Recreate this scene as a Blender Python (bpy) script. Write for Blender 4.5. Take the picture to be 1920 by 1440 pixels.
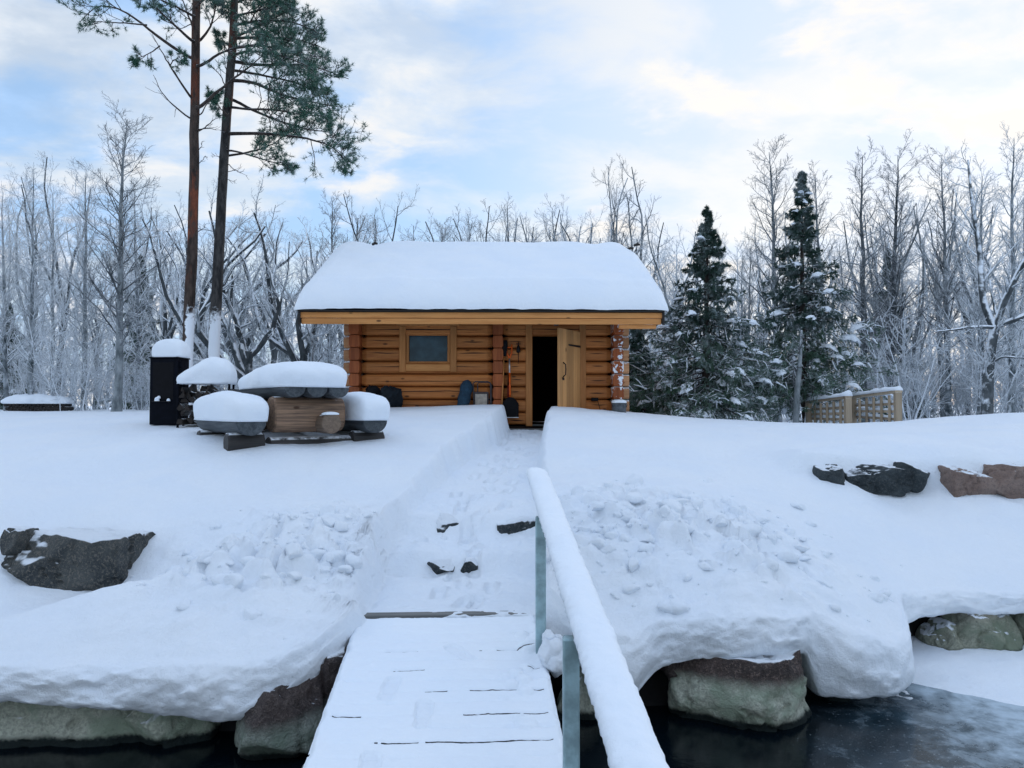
import bpy, math, random
import numpy as np
from mathutils import Matrix, Vector

for o in list(bpy.data.objects):
    bpy.data.objects.remove(o)
SC = bpy.context.scene
COL = SC.collection
R = math.radians
EYE = 2.2                      # eye height above the water, water at z = 0
F = 1443.0
PITCH = math.atan(45 / F)

# ---------------------------------------------------------------- camera
cam = bpy.data.cameras.new('camera')
cam.sensor_width = 36.0
cam.lens = 36.0 * F / 1920.0
cam.clip_start = 0.05
cam.clip_end = 2000
camo = bpy.data.objects.new('camera', cam)
COL.objects.link(camo)
camo.location = (0, 0, EYE)
camo.rotation_euler = (math.pi / 2 + PITCH, 0, 0)
SC.camera = camo

# ---------------------------------------------------------------- world: low winter sun behind broken cloud
SUN_ELEV, SUN_AZ = R(11), R(33)        # azimuth from +Y (into the picture) towards +X
world = bpy.data.worlds.new('World')
SC.world = world
world.use_nodes = True
wt = world.node_tree
wt.nodes.clear()


class NT:
    """small helper to write node trees"""
    def __init__(self, nt):
        self.nt = nt

    def n(self, kind, **kw):
        nd = self.nt.nodes.new(kind)
        for k, v in kw.items():
            if hasattr(nd, k) and k not in ('Scale',):
                setattr(nd, k, v)
        return nd

    def link(self, a, b):
        self.nt.links.new(a, b)

    def setv(self, sock, v):
        if hasattr(v, 'is_output') or isinstance(v, bpy.types.NodeSocket):
            self.link(v, sock)
        elif v is not None:
            sock.default_value = v

    def math(self, op, a, b=None, c=None, clamp=False):
        nd = self.nt.nodes.new('ShaderNodeMath')
        nd.operation = op
        nd.use_clamp = clamp
        self.setv(nd.inputs[0], a)
        if b is not None:
            self.setv(nd.inputs[1], b)
        if c is not None:
            self.setv(nd.inputs[2], c)
        return nd.outputs[0]

    def mix(self, fac, a, b):
        nd = self.nt.nodes.new('ShaderNodeMix')
        nd.data_type = 'RGBA'
        self.setv(nd.inputs[0], fac)
        self.setv(nd.inputs[6], col4(a))
        self.setv(nd.inputs[7], col4(b))
        return nd.outputs[2]

    def noise(self, vec, scale, detail=4, rough=.55, dist=0.0):
        nd = self.nt.nodes.new('ShaderNodeTexNoise')
        if vec is not None:
            self.link(vec, nd.inputs['Vector'])
        nd.inputs['Scale'].default_value = scale
        nd.inputs['Detail'].default_value = detail
        nd.inputs['Roughness'].default_value = rough
        nd.inputs['Distortion'].default_value = dist
        return nd.outputs['Fac']

    def maprange(self, v, a, b, c=0.0, d=1.0, smooth=True):
        nd = self.nt.nodes.new('ShaderNodeMapRange')
        nd.interpolation_type = 'SMOOTHSTEP' if smooth else 'LINEAR'
        self.setv(nd.inputs[0], v)
        for i, q in zip((1, 2, 3, 4), (a, b, c, d)):
            nd.inputs[i].default_value = q
        return nd.outputs[0]

    def mapping(self, vec, scale=(1, 1, 1), loc=(0, 0, 0), rot=(0, 0, 0)):
        nd = self.nt.nodes.new('ShaderNodeMapping')
        self.link(vec, nd.inputs[0])
        nd.inputs['Scale'].default_value = scale
        nd.inputs['Location'].default_value = loc
        nd.inputs['Rotation'].default_value = rot
        return nd.outputs[0]


def col4(c):
    if isinstance(c, tuple) and len(c) == 3:
        return (*c, 1.0)
    return c


w = NT(wt)
wout = wt.nodes.new('ShaderNodeOutputWorld')
sky = wt.nodes.new('ShaderNodeTexSky')
sky.sky_type = 'NISHITA'
sky.sun_disc = False
sky.sun_elevation = SUN_ELEV
sky.sun_rotation = SUN_AZ
sky.altitude = 50
sky.air_density = 1.0
sky.dust_density = 0.6
sky.ozone_density = 2.5
bg_sky = wt.nodes.new('ShaderNodeBackground')
bg_sky.inputs['Strength'].default_value = 0.15
wt.links.new(sky.outputs[0], bg_sky.inputs['Color'])
tc = wt.nodes.new('ShaderNodeTexCoord')
sep = wt.nodes.new('ShaderNodeSeparateXYZ')
wt.links.new(tc.outputs['Generated'], sep.inputs[0])
zz = w.math('ADD', w.math('MAXIMUM', sep.outputs[2], 0.0), 0.24)
comb = wt.nodes.new('ShaderNodeCombineXYZ')
w.link(w.math('DIVIDE', sep.outputs[0], zz), comb.inputs[0])
w.link(w.math('DIVIDE', sep.outputs[1], zz), comb.inputs[1])
pl = comb.outputs[0]
pl = w.mapping(pl, scale=(1.0, 1.25, 1), loc=(3.1, 0.4, 0), rot=(0, 0, R(-14)))
c1 = w.noise(pl, 1.5, 7, .57, .35)
c2 = w.noise(pl, 5.2, 6, .58, .3)
c3 = w.noise(w.mapping(pl, loc=(7.3, 2.2, 1.7)), 2.4, 6, .58, .3)
dens = w.math('ADD', w.math('MULTIPLY', c1, .62), w.math('MULTIPLY', c2, .38))
cover = w.maprange(dens, .40, .58)
cover = w.math('MULTIPLY_ADD', cover, .42, .58)
body = w.mix(w.maprange(c3, .36, .66), (0.45, 0.63, 0.95), (0.76, 0.84, 0.95))
body = w.mix(w.maprange(dens, .50, .64, 0, .85), body, (0.88, 0.895, 0.915))
# overcast skies are dimmer and greyer towards the horizon than overhead
low_b = w.mix(w.maprange(c3, .38, .62), (0.36, 0.53, 0.79), (0.60, 0.65, 0.71))
low_b = w.mix(w.maprange(dens, .49, .60, 0, .95), low_b, (0.70, 0.695, 0.69))
body = w.mix(w.maprange(sep.outputs[2], .42, .80), low_b, body)
# clouds lit from behind near the low sun are warmer and brighter
sdir = (math.sin(SUN_AZ) * math.cos(SUN_ELEV), math.cos(SUN_AZ) * math.cos(SUN_ELEV), math.sin(SUN_ELEV))
dot = wt.nodes.new('ShaderNodeVectorMath')
dot.operation = 'DOT_PRODUCT'
wt.links.new(tc.outputs['Generated'], dot.inputs[0])
dot.inputs[1].default_value = sdir
glow = w.maprange(dot.outputs['Value'], .72, 1.0)
body = w.mix(w.math('MULTIPLY', glow, .45), body, (.86, .80, .72))
cover = w.math('MAXIMUM', cover, w.math('MULTIPLY', w.maprange(dot.outputs['Value'], .55, .95), .94))
bg_cl = wt.nodes.new('ShaderNodeBackground')
bg_cl.inputs['Strength'].default_value = 0.98
wt.links.new(body, bg_cl.inputs['Color'])
mx = wt.nodes.new('ShaderNodeMixShader')
wt.links.new(cover, mx.inputs[0])
wt.links.new(bg_sky.outputs[0], mx.inputs[1])
wt.links.new(bg_cl.outputs[0], mx.inputs[2])
wt.links.new(mx.outputs[0], wout.inputs['Surface'])

# ---------------------------------------------------------------- sun, soft through cloud
sl = bpy.data.lights.new('sun', 'SUN')
sl.energy = 1.0
sl.angle = R(14)
sl.color = (1.0, .94, .87)
so = bpy.data.objects.new('sun', sl)
COL.objects.link(so)
so.rotation_euler = Vector(sdir).to_track_quat('Z', 'Y').to_euler()
so.location = (20, 30, 15)

SC.view_settings.view_transform = 'Standard'
SC.view_settings.look = 'None'
SC.view_settings.gamma = 1
SC.view_settings.use_curve_mapping = False
SC.view_settings.exposure = 0.48
SC.render.engine = 'CYCLES'
SC.cycles.max_bounces = 6
SC.cycles.diffuse_bounces = 3
SC.cycles.glossy_bounces = 3
SC.cycles.transmission_bounces = 3
SC.cycles.use_denoising = True

# ================================================================ helpers
RNG = np.random.default_rng(7)


def W(px, py, d):
    """world point seen at photo pixel (px, py) at forward distance d"""
    x = (px - 960) / F
    u = (720 - py) / F
    c, s = math.cos(PITCH), math.sin(PITCH)
    fy, fz = c - s * u, s + c * u
    k = d / fy
    return np.array([x * k, d, EYE + fz * k])


def rz(z):
    return z + EYE


def _hash(ix, iy, iz, seed):
    h = (ix.astype(np.int64) * 374761393 + iy.astype(np.int64) * 668265263 + iz.astype(np.int64) * 2147483647 + seed * 974711) & 0xffffffff
    h = ((h ^ (h >> 13)) * 1274126177) & 0xffffffff
    h = (h ^ (h >> 16)) & 0xffffffff
    h = (h * 2246822519) & 0xffffffff
    h = h ^ (h >> 15)
    return (h & 0xffffff) / float(0xffffff)


def vnoise(p, seed=0):
    """value noise, p (...,3), -1..1"""
    i = np.floor(p).astype(np.int64)
    f = p - i
    f = f * f * f * (f * (f * 6 - 15) + 10)
    r = 0
    for dx in (0, 1):
        for dy in (0, 1):
            for dz in (0, 1):
                wgt = (f[..., 0] if dx else 1 - f[..., 0]) * (f[..., 1] if dy else 1 - f[..., 1]) * (f[..., 2] if dz else 1 - f[..., 2])
                r = r + wgt * _hash(i[..., 0] + dx, i[..., 1] + dy, i[..., 2] + dz, seed)
    return r * 2 - 1


def fbm(p, octs=4, seed=0, gain=.5):
    p = np.asarray(p, float)
    a, s, t = 1.0, 0, 0
    for k in range(octs):
        s = s + a * vnoise(p * (2.03 ** k) + 17.3 * k, seed + k)
        t += a
        a *= gain
    return s / t


def fbm2(x, y, sc=1.0, octs=4, seed=0, gain=.5):
    x, y = np.broadcast_arrays(np.asarray(x, float), np.asarray(y, float))
    return fbm(np.stack([x * sc, y * sc, np.zeros_like(x) + .37], -1), octs, seed, gain)


def worley2(x, y, sc=1.0, seed=0):
    """distance to the nearest scattered point and that cell's random value"""
    x = np.asarray(x) * sc
    y = np.asarray(y) * sc
    ix, iy = np.floor(x).astype(np.int64), np.floor(y).astype(np.int64)
    best = np.full(x.shape, 9.0)
    val = np.zeros(x.shape)
    for dx in (-1, 0, 1):
        for dy in (-1, 0, 1):
            cx, cy = ix + dx, iy + dy
            z = np.zeros_like(cx)
            qx = cx + _hash(cx, cy, z, seed)
            qy = cy + _hash(cx, cy, z + 1, seed)
            dd = (qx - x) ** 2 + (qy - y) ** 2
            m = dd < best
            best = np.where(m, dd, best)
            val = np.where(m, _hash(cx, cy, z + 2, seed), val)
    return np.sqrt(best), val


def blocks2(x, y, sc=1.0, seed=0):
    """broken blocks: every cell a tilted facet, crevices between; about 0..1"""
    x = np.asarray(x) * sc
    y = np.asarray(y) * sc
    ix, iy = np.floor(x).astype(np.int64), np.floor(y).astype(np.int64)
    b1 = np.full(x.shape, 9.0)
    b2 = np.full(x.shape, 9.0)
    hgt = np.zeros(x.shape)
    for dx in (-1, 0, 1):
        for dy in (-1, 0, 1):
            cx, cy = ix + dx, iy + dy
            z = np.zeros_like(cx)
            ox = x - (cx + _hash(cx, cy, z, seed))
            oy = y - (cy + _hash(cx, cy, z + 1, seed))
            dd = np.sqrt(ox ** 2 + oy ** 2)
            hh = _hash(cx, cy, z + 2, seed) + 1.0 * (_hash(cx, cy, z + 3, seed) - .5) * ox + 1.0 * (_hash(cx, cy, z + 4, seed) - .5) * oy
            m = dd < b1
            b2 = np.where(m, b1, np.minimum(b2, dd))
            hgt = np.where(m, hh, hgt)
            b1 = np.where(m, dd, b1)
    return hgt * sstep(0, .5, b2 - b1)


def sstep(a, b, x):
    t = np.clip((np.asarray(x, float) - a) / (b - a), 0, 1)
    return t * t * (3 - 2 * t)


def mesh_np(name, V, faces, smooth=True):
    """faces: list of int arrays (n,3) or (n,4)"""
    V = np.asarray(V, np.float32).reshape(-1, 3)
    me = bpy.data.meshes.new(name)
    me.vertices.add(len(V))
    me.vertices.foreach_set('co', V.ravel())
    faces = [np.asarray(f, np.int32) for f in faces if len(f)]
    loops = np.concatenate([f.ravel() for f in faces])
    tot = np.concatenate([np.full(len(f), f.shape[1], np.int32) for f in faces])
    start = np.concatenate([[0], np.cumsum(tot)[:-1]]).astype(np.int32)
    me.loops.add(len(loops))
    me.loops.foreach_set('vertex_index', loops)
    me.polygons.add(len(tot))
    me.polygons.foreach_set('loop_start', start)
    me.polygons.foreach_set('loop_total', tot)
    me.polygons.foreach_set('use_smooth', np.full(len(tot), smooth))
    me.update(calc_edges=True)
    me.validate()
    return me


class MB:
    """collects shapes for ONE mesh"""
    def __init__(self):
        self.V, self.F3, self.F4, self.n = [], [], [], 0

    def add(self, V, f4=None, f3=None):
        V = np.asarray(V, float).reshape(-1, 3)
        if f4 is not None and len(f4):
            self.F4.append(np.asarray(f4) + self.n)
        if f3 is not None and len(f3):
            self.F3.append(np.asarray(f3) + self.n)
        self.V.append(V)
        self.n += len(V)
        return self

    def box(self, x0, x1, y0, y1, z0, z1, b=0.0, M=None):
        """box, chamfered by b on all edges"""
        c = np.array([(x0 + x1) / 2, (y0 + y1) / 2, (z0 + z1) / 2])
        h = np.array([x1 - x0, y1 - y0, z1 - z0]) / 2
        if b <= 0:
            s = np.array([[-1, -1, -1], [1, -1, -1], [1, 1, -1], [-1, 1, -1], [-1, -1, 1], [1, -1, 1], [1, 1, 1], [-1, 1, 1]])
            V = c + s * h
            f4 = [[0, 3, 2, 1], [4, 5, 6, 7], [0, 1, 5, 4], [1, 2, 6, 5], [2, 3, 7, 6], [3, 0, 4, 7]]
            f3 = None
        else:
            b = min(b, h.min() * .9)
            V, idx = [], {}
            for sx in (-1, 1):
                for sy in (-1, 1):
                    for sz in (-1, 1):
                        for a in range(3):
                            q = h - b
                            q[a] = h[a]
                            idx[(sx, sy, sz, a)] = len(V)
                            V.append(c + np.array([sx, sy, sz]) * q)
            f4, f3 = [], []
            for a in range(3):
                o1, o2 = (a + 1) % 3, (a + 2) % 3
                for s in (-1, 1):
                    ring = []
                    for u, v in ((-1, -1), (1, -1), (1, 1), (-1, 1)):
                        k = [0, 0, 0]
                        k[a], k[o1], k[o2] = s, u, v
                        ring.append(idx[(*k, a)])
                    f4.append(ring if s > 0 else ring[::-1])
                # edges along axis a
                for u in (-1, 1):
                    for v in (-1, 1):
                        k0, k1 = [0, 0, 0], [0, 0, 0]
                        k0[a], k1[a] = -1, 1
                        k0[o1] = k1[o1] = u
                        k0[o2] = k1[o2] = v
                        q = [idx[(*k0, o1)], idx[(*k1, o1)], idx[(*k1, o2)], idx[(*k0, o2)]]
                        f4.append(q if u * v < 0 else q[::-1])
            for sx in (-1, 1):
                for sy in (-1, 1):
                    for sz in (-1, 1):
                        t = [idx[(sx, sy, sz, a)] for a in range(3)]
                        f3.append(t if sx * sy * sz > 0 else t[::-1])
            V = np.array(V)
        if M is not None:
            V = V @ np.asarray(M)[:3, :3].T + np.asarray(M)[:3, 3]
        return self.add(V, f4, f3)

    def tubes(self, P, Rr, k=6, cap=False):
        P = np.asarray(P, float)
        Rr = np.asarray(Rr, float)
        if P.ndim == 2:
            P, Rr = P[None], Rr[None]
        V, f4, f3 = tube_arrays(P, Rr, k, cap)
        return self.add(V, f4, f3)

    def prism(self, prof, axis_from, axis_to, cap=True):
        """extrude a list of profiles: rings (m, n, 3)"""
        raise NotImplementedError

    def rings(self, rings, cap=True, close=True):
        """rings (m,n,3): skin consecutive rings"""
        rr = np.asarray(rings, float)
        m, n = rr.shape[:2]
        V = rr.reshape(-1, 3)
        i = np.arange(m - 1)[:, None] * n
        j = np.arange(n if close else n - 1)[None]
        j2 = (j + 1) % n
        f4 = np.stack([i + j, i + j2, i + n + j2, i + n + j], -1).reshape(-1, 4)
        f3 = None
        if cap:
            c0, c1 = rr[0].mean(0), rr[-1].mean(0)
            V = np.vstack([V, c0, c1])
            a = np.arange(n)
            b = (a + 1) % n
            f3 = np.vstack([np.stack([b, a, np.full(n, m * n)], -1), np.stack([a + (m - 1) * n, b + (m - 1) * n, np.full(n, m * n + 1)], -1)])
        return self.add(V, f4, f3)

    def mesh(self, name, smooth=False):
        fs = []
        if self.F4:
            fs.append(np.concatenate([np.asarray(f).reshape(-1, 4) for f in self.F4]))
        if self.F3:
            fs.append(np.concatenate([np.asarray(f).reshape(-1, 3) for f in self.F3]))
        return mesh_np(name, np.concatenate(self.V), fs, smooth)

    def build(self, name, mat, parent=None, smooth=False, auto=None):
        o = link(name, self.mesh(name, smooth), mat, parent)
        return o


def tube_arrays(P, Rr, k, cap=False):
    N, n, _ = P.shape
    T = np.empty_like(P)
    T[:, 1:-1] = P[:, 2:] - P[:, :-2]
    T[:, 0] = P[:, 1] - P[:, 0]
    T[:, -1] = P[:, -1] - P[:, -2]
    T /= np.linalg.norm(T, axis=-1, keepdims=True) + 1e-9
    ov = P[:, -1] - P[:, 0]
    ax = np.eye(3)[np.argmin(np.abs(ov), axis=1)]
    U = np.cross(T, ax[:, None, :])
    U /= np.linalg.norm(U, axis=-1, keepdims=True) + 1e-9
    Vv = np.cross(T, U)
    a = np.arange(k) * 2 * math.pi / k
    ring = P[:, :, None, :] + Rr[:, :, None, None] * (np.cos(a)[None, None, :, None] * U[:, :, None, :] + np.sin(a)[None, None, :, None] * Vv[:, :, None, :])
    V = ring.reshape(-1, 3)
    b = (np.arange(N) * n * k)[:, None, None]
    i = (np.arange(n - 1) * k)[None, :, None]
    j = np.arange(k)[None, None, :]
    j2 = (j + 1) % k
    f4 = np.stack([b + i + j, b + i + j2, b + i + k + j2, b + i + k + j], -1).reshape(-1, 4)
    f3 = None
    if cap:
        c = np.vstack([P[:, 0], P[:, -1]])
        base = len(V)
        V = np.vstack([V, c])
        jj = np.arange(k)
        b2 = (np.arange(N) * n * k)[:, None]
        s = np.stack(np.broadcast_arrays(b2 + (jj + 1) % k, b2 + jj, (base + np.arange(N))[:, None]), -1).reshape(-1, 3)
        e = np.stack(np.broadcast_arrays(b2 + (n - 1) * k + jj, b2 + (n - 1) * k + (jj + 1) % k, (base + N + np.arange(N))[:, None]), -1).reshape(-1, 3)
        f3 = np.vstack([s, e])
    return V, f4, f3


def link(name, me, mat=None, parent=None):
    o = bpy.data.objects.new(name, me)
    COL.objects.link(o)
    if mat is not None and me is not None:
        me.materials.clear()
        me.materials.append(mat)
    if parent is not None:
        o.parent = parent
    return o


def tag(o, label=None, cat=None, group=None, kind=None):
    if label:
        o['label'] = label
    if cat:
        o['category'] = cat
    if group:
        o['group'] = group
    if kind:
        o['kind'] = kind
    return o


def empty(name, loc=(0, 0, 0), rotz=0, label=None, cat=None, group=None, parent=None):
    o = bpy.data.objects.new(name, None)
    COL.objects.link(o)
    o.location = loc
    o.rotation_euler = (0, 0, rotz)
    o.empty_display_size = .2
    if parent is not None:
        o.parent = parent
    return tag(o, label, cat, group)


def copy_tree(o, parent=None):
    c = o.copy()
    COL.objects.link(c)
    c.parent = parent
    for ch in list(o.children):
        copy_tree(ch, c)
    return c


# ================================================================ materials
def newmat(name):
    m = bpy.data.materials.new(name)
    m.use_nodes = True
    nt = NT(m.node_tree)
    b = m.node_tree.nodes['Principled BSDF']
    return m, nt, b


def geo(nt):
    return nt.n('ShaderNodeNewGeometry')


def objco(nt):
    return nt.n('ShaderNodeTexCoord').outputs['Object']


def bump(nt, b, h, strength=.3, dist=.02):
    nd = nt.n('ShaderNodeBump')
    nd.inputs['Strength'].default_value = strength
    nd.inputs['Distance'].default_value = dist
    nt.link(h, nd.inputs['Height'])
    nt.link(nd.outputs[0], b.inputs['Normal'])


SNOWC = (.86, .91, .965)


def m_snow(name, s1=28, s2=160, st=.35, dist=.012, c=SNOWC, s3=7.0):
    m, nt, b = newmat(name)
    p = geo(nt).outputs['Position']
    n1 = nt.noise(p, s1, 5, .6)
    n2 = nt.noise(p, s2, 3, .7)
    n0 = nt.noise(p, 1.3, 3, .5)
    nt.setv(b.inputs['Base Color'], nt.mix(nt.maprange(n0, .35, .65), c, (c[0] * .965, c[1] * .98, c[2])))
    b.inputs['Roughness'].default_value = .75
    b.inputs['Specular IOR Level'].default_value = .25
    n4 = nt.noise(p, s3, 5, .6)
    bump(nt, b, nt.math('ADD', nt.math('MULTIPLY', n4, 2.0), nt.math('ADD', n1, nt.math('MULTIPLY', n2, .55))), st, dist)
    return m


def snow_mask(nt, lo, hi, nscale=9, namp=.5):
    """snow lies where a surface faces up; ragged edge"""
    g = geo(nt)
    s = nt.n('ShaderNodeSeparateXYZ')
    nt.link(g.outputs['Normal'], s.inputs[0])
    nz = nt.noise(g.outputs['Position'], nscale, 4, .6)
    v = nt.math('ADD', s.outputs[2], nt.math('MULTIPLY', nt.math('SUBTRACT', nz, .5), namp))
    return nt.maprange(v, lo, hi)


def m_wood(name, c1, c2, axis='x', scale=3.0, rough=.6, knots=True, dark=(.05, .018, .006), snow=None):
    m, nt, b = newmat(name)
    co = objco(nt)
    inf = nt.n('ShaderNodeObjectInfo')
    addv = nt.n('ShaderNodeVectorMath')
    addv.operation = 'ADD'
    nt.link(co, addv.inputs[0])
    cx = nt.n('ShaderNodeCombineXYZ')
    rr = nt.math('MULTIPLY', inf.outputs['Random'], 37.0)
    for i in range(3):
        nt.link(rr, cx.inputs[i])
    nt.link(cx.outputs[0], addv.inputs[1])
    v = addv.outputs[0]
    st = {'x': (.06, 1, 1), 'y': (1, .06, 1), 'z': (1, 1, .06)}[axis]
    g1 = nt.noise(nt.mapping(v, scale=tuple(q * scale * 9 for q in st)), 1.0, 6, .65, .6)
    g2 = nt.noise(v, 1.6, 3, .5)
    c = nt.mix(nt.maprange(g1, .3, .7), c1, c2)
    c = nt.mix(nt.math('MULTIPLY', nt.maprange(g2, .4, .75), .35), c, tuple(q * .62 for q in c1))
    vary = nt.math('MULTIPLY_ADD', inf.outputs['Random'], .46, .76)
    hsv = nt.n('ShaderNodeHueSaturation')
    nt.link(c, hsv.inputs['Color'])
    nt.link(vary, hsv.inputs['Value'])
    c = hsv.outputs[0]
    if knots:
        vor = nt.n('ShaderNodeTexVoronoi')
        kst = {'x': (2.2, 5, 5), 'y': (5, 2.2, 5), 'z': (5, 5, 2.2)}[axis]
        nt.link(nt.mapping(v, scale=kst), vor.inputs['Vector'])
        vor.inputs['Scale'].default_value = 1.0
        k = nt.maprange(vor.outputs['Distance'], .05, .13, 1, 0)
        c = nt.mix(nt.math('MULTIPLY', k, .85), c, dark)
    if snow:
        sm = snow_mask(nt, *snow)
        c = nt.mix(sm, c, SNOWC)
    nt.setv(b.inputs['Base Color'], c)
    b.inputs['Roughness'].default_value = rough
    b.inputs['Specular IOR Level'].default_value = .3
    bump(nt, b, g1, .35, .006)
    return m


def m_plain(name, c, rough=.5, metal=0.0, var=.25, scale=14, st=.15, spec=.3):
    m, nt, b = newmat(name)
    p = objco(nt)
    n = nt.noise(p, scale, 5, .6)
    nt.setv(b.inputs['Base Color'], nt.mix(nt.maprange(n, .3, .7), tuple(q * (1 - var) for q in c), tuple(min(1, q * (1 + var)) for q in c)))
    b.inputs['Roughness'].default_value = rough
    b.inputs['Metallic'].default_value = metal
    b.inputs['Specular IOR Level'].default_value = spec
    bump(nt, b, n, st, .006)
    return m


def m_bark(name, c1, c2, lo, hi, namp=.7, plaster=None, red=None, frost=0.0):
    m, nt, b = newmat(name)
    g = geo(nt)
    co = objco(nt)
    n = nt.noise(nt.mapping(co, scale=(10, 10, 3)), 1.0, 5, .65)
    c = nt.mix(nt.maprange(n, .35, .65), c1, c2)
    if red is not None:       # scots pine: flaking orange bark above a height
        s = nt.n('ShaderNodeSeparateXYZ')
        nt.link(g.outputs['Position'], s.inputs[0])
        n3 = nt.noise(nt.mapping(co, scale=(5, 5, 1.3)), 1.0, 5, .6)
        k = nt.math('MULTIPLY', nt.maprange(s.outputs[2], red[0], red[0] + 1.2), nt.maprange(n3, red[3], red[3] + .14))
        c = nt.mix(k, c, nt.mix(nt.maprange(n, .35, .65), red[1], red[2]))
    sm = snow_mask(nt, lo, hi, 6, namp)
    if frost:
        sm = nt.math('MAXIMUM', sm, nt.math('MULTIPLY', nt.maprange(nt.noise(g.outputs['Position'], 2.5, 4, .6), .3, .7), frost))
    if plaster is not None:   # wind-driven snow stuck on one side of the lower trunk
        s = nt.n('ShaderNodeSeparateXYZ')
        nt.link(g.outputs['Position'], s.inputs[0])
        dt = nt.n('ShaderNodeVectorMath')
        dt.operation = 'DOT_PRODUCT'
        nt.link(g.outputs['Normal'], dt.inputs[0])
        dt.inputs[1].default_value = plaster[1]
        n2 = nt.noise(g.outputs['Position'], 7, 5, .65)
        side = nt.maprange(nt.math('ADD', dt.outputs['Value'], nt.math('MULTIPLY', nt.math('SUBTRACT', n2, .5), 1.9)), plaster[2], plaster[2] + .12)
        low = nt.maprange(nt.math('ADD', s.outputs[2], nt.math('MULTIPLY', nt.math('SUBTRACT', n2, .5), 1.2)), plaster[0], plaster[0] + .25, 1, 0)
        sm = nt.math('MAXIMUM', sm, nt.math('MULTIPLY', side, low))
    nt.setv(b.inputs['Base Color'], nt.mix(sm, c, SNOWC))
    b.inputs['Roughness'].default_value = .85
    b.inputs['Specular IOR Level'].default_value = .15
    bump(nt, b, n, .5, .01)
    return m


def m_rock(name, c1, c2, c3, algae=None, snow=(.72, .86), speck=1.0, aa=(.26, .36)):
    m, nt, b = newmat(name)
    g = geo(nt)
    p = g.outputs['Position']
    n1 = nt.noise(p, 3.2, 6, .62, .3)
    n2 = nt.noise(p, 42, 4, .7)
    n3 = nt.noise(p, 120, 2, .7)
    c = nt.mix(nt.maprange(n1, .33, .66), c1, c2)
    c = nt.mix(nt.math('MULTIPLY', nt.maprange(n2, .5, .62), .75 * speck), c, c3)
    c = nt.mix(nt.math('MULTIPLY', nt.maprange(n3, .53, .66), .6 * speck), c, tuple(q * .25 for q in c1))
    if algae is not None:     # pale dried-algae band below the old water line
        s = nt.n('ShaderNodeSeparateXYZ')
        nt.link(p, s.inputs[0])
        zz = nt.math('ADD', s.outputs[2], nt.math('MULTIPLY', nt.math('SUBTRACT', n1, .5), .10))
        k = nt.maprange(zz, aa[0], aa[1], 1, 0)
        ag = nt.mix(nt.maprange(n2, .35, .65), algae, tuple(q * .62 for q in algae))
        ag = nt.mix(nt.maprange(n1, .42, .62), ag, (algae[0] * .55, algae[1] * .63, algae[2] * .58))
        wet = nt.maprange(nt.math('ADD', s.outputs[2], nt.math('MULTIPLY', nt.math('SUBTRACT', n2, .5), .05)), .035, .075, 1, 0)
        ag = nt.mix(wet, ag, (.012, .02, .02))
        c = nt.mix(k, c, ag)
    if snow:
        c = nt.mix(snow_mask(nt, snow[0], snow[1], 7, .35), c, SNOWC)
    nt.setv(b.inputs['Base Color'], c)
    b.inputs['Roughness'].default_value = .8
    b.inputs['Specular IOR Level'].default_value = .25
    bump(nt, b, nt.math('ADD', n1, nt.math('MULTIPLY', n2, .5)), .9, .06)
    return m


M = {}
M['snow'] = m_snow('snow_ground_material', 24, 150, .8, .016)
M['snow_deck'] = m_snow('snow_deck_material', 60, 260, .5, .006)
M['snow_cap'] = m_snow('snow_cap_material', 22, 150, .55, .012)
M['log'] = m_wood('log_wood', (.56, .215, .060), (.38, .125, .032), 'x')
M['logend'] = m_wood('log_end_wood', (.37, .105, .031), (.23, .055, .015), 'z', 2.0)
M['logend_snow'] = m_wood('log_end_wood_snowed', (.37, .105, .031), (.23, .055, .015), 'z', 2.0, snow=(.06, .14, 9, 2.0))
M['logside'] = m_wood('log_side_wood', (.55, .30, .15), (.42, .20, .09), 'x', snow=(.5, .7, 12, .8))
M['fascia'] = m_wood('fascia_wood', (.72, .33, .105), (.58, .235, .068), 'x', 3.4)
M['casing'] = m_wood('casing_wood', (.55, .235, .075), (.42, .165, .046), 'z', 3)
M['doorwood'] = m_wood('door_wood', (.60, .31, .12), (.49, .24, .085), 'z', 3)
M['darkwood'] = m_wood('dark_board', (.035, .03, .027), (.02, .018, .017), 'x', 3, knots=False)
M['soffit'] = m_wood('soffit_wood_darkened', (.06, .035, .02), (.04, .022, .013), 'x', 3)  # coloured extra dark to cut bounce and deepen the shade under the eave
M['grey_deck'] = m_wood('grey_deck_wood', (.16, .16, .15), (.09, .095, .095), 'x', 3, knots=False)
M['table'] = m_wood('weathered_log', (.19, .135, .095), (.11, .08, .06), 'y', 3, snow=(.80, .9, 10, .4))
M['table_x'] = m_wood('weathered_cross_log', (.30, .185, .115), (.09, .058, .042), 'x', 3, snow=(.86, .95, 10, .4))
M['table_grey'] = m_wood('grey_weathered_log', (.10, .115, .125), (.035, .043, .052), 'y', 3, knots=False, snow=(.85, .95, 10, .3))
M['sleeper'] = m_wood('dark_sleeper', (.06, .055, .052), (.03, .03, .032), 'x', 3, knots=False, snow=(.75, .9, 10, .5))
M['bridge'] = m_wood('bridge_wood', (.50, .40, .29), (.38, .30, .21), 'z', 3, snow=(.6, .8, 10, .4))
M['black'] = m_plain('black_steel', (.004, .005, .009), .75, .0, spec=.08)
M['black_plastic'] = m_plain('black_plastic', (.005, .005, .007), .6, spec=.12)
M['iron'] = m_plain('dark_iron', (.012, .012, .014), .5, .3)
M['orange'] = m_plain('orange_plastic', (.75, .12, .015), .4)
M['alu'] = m_plain('bare_aluminium', (.6, .62, .65), .35, .8)
M['blue'] = m_plain('blue_cover_cloth', (.018, .05, .085), .8)
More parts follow.
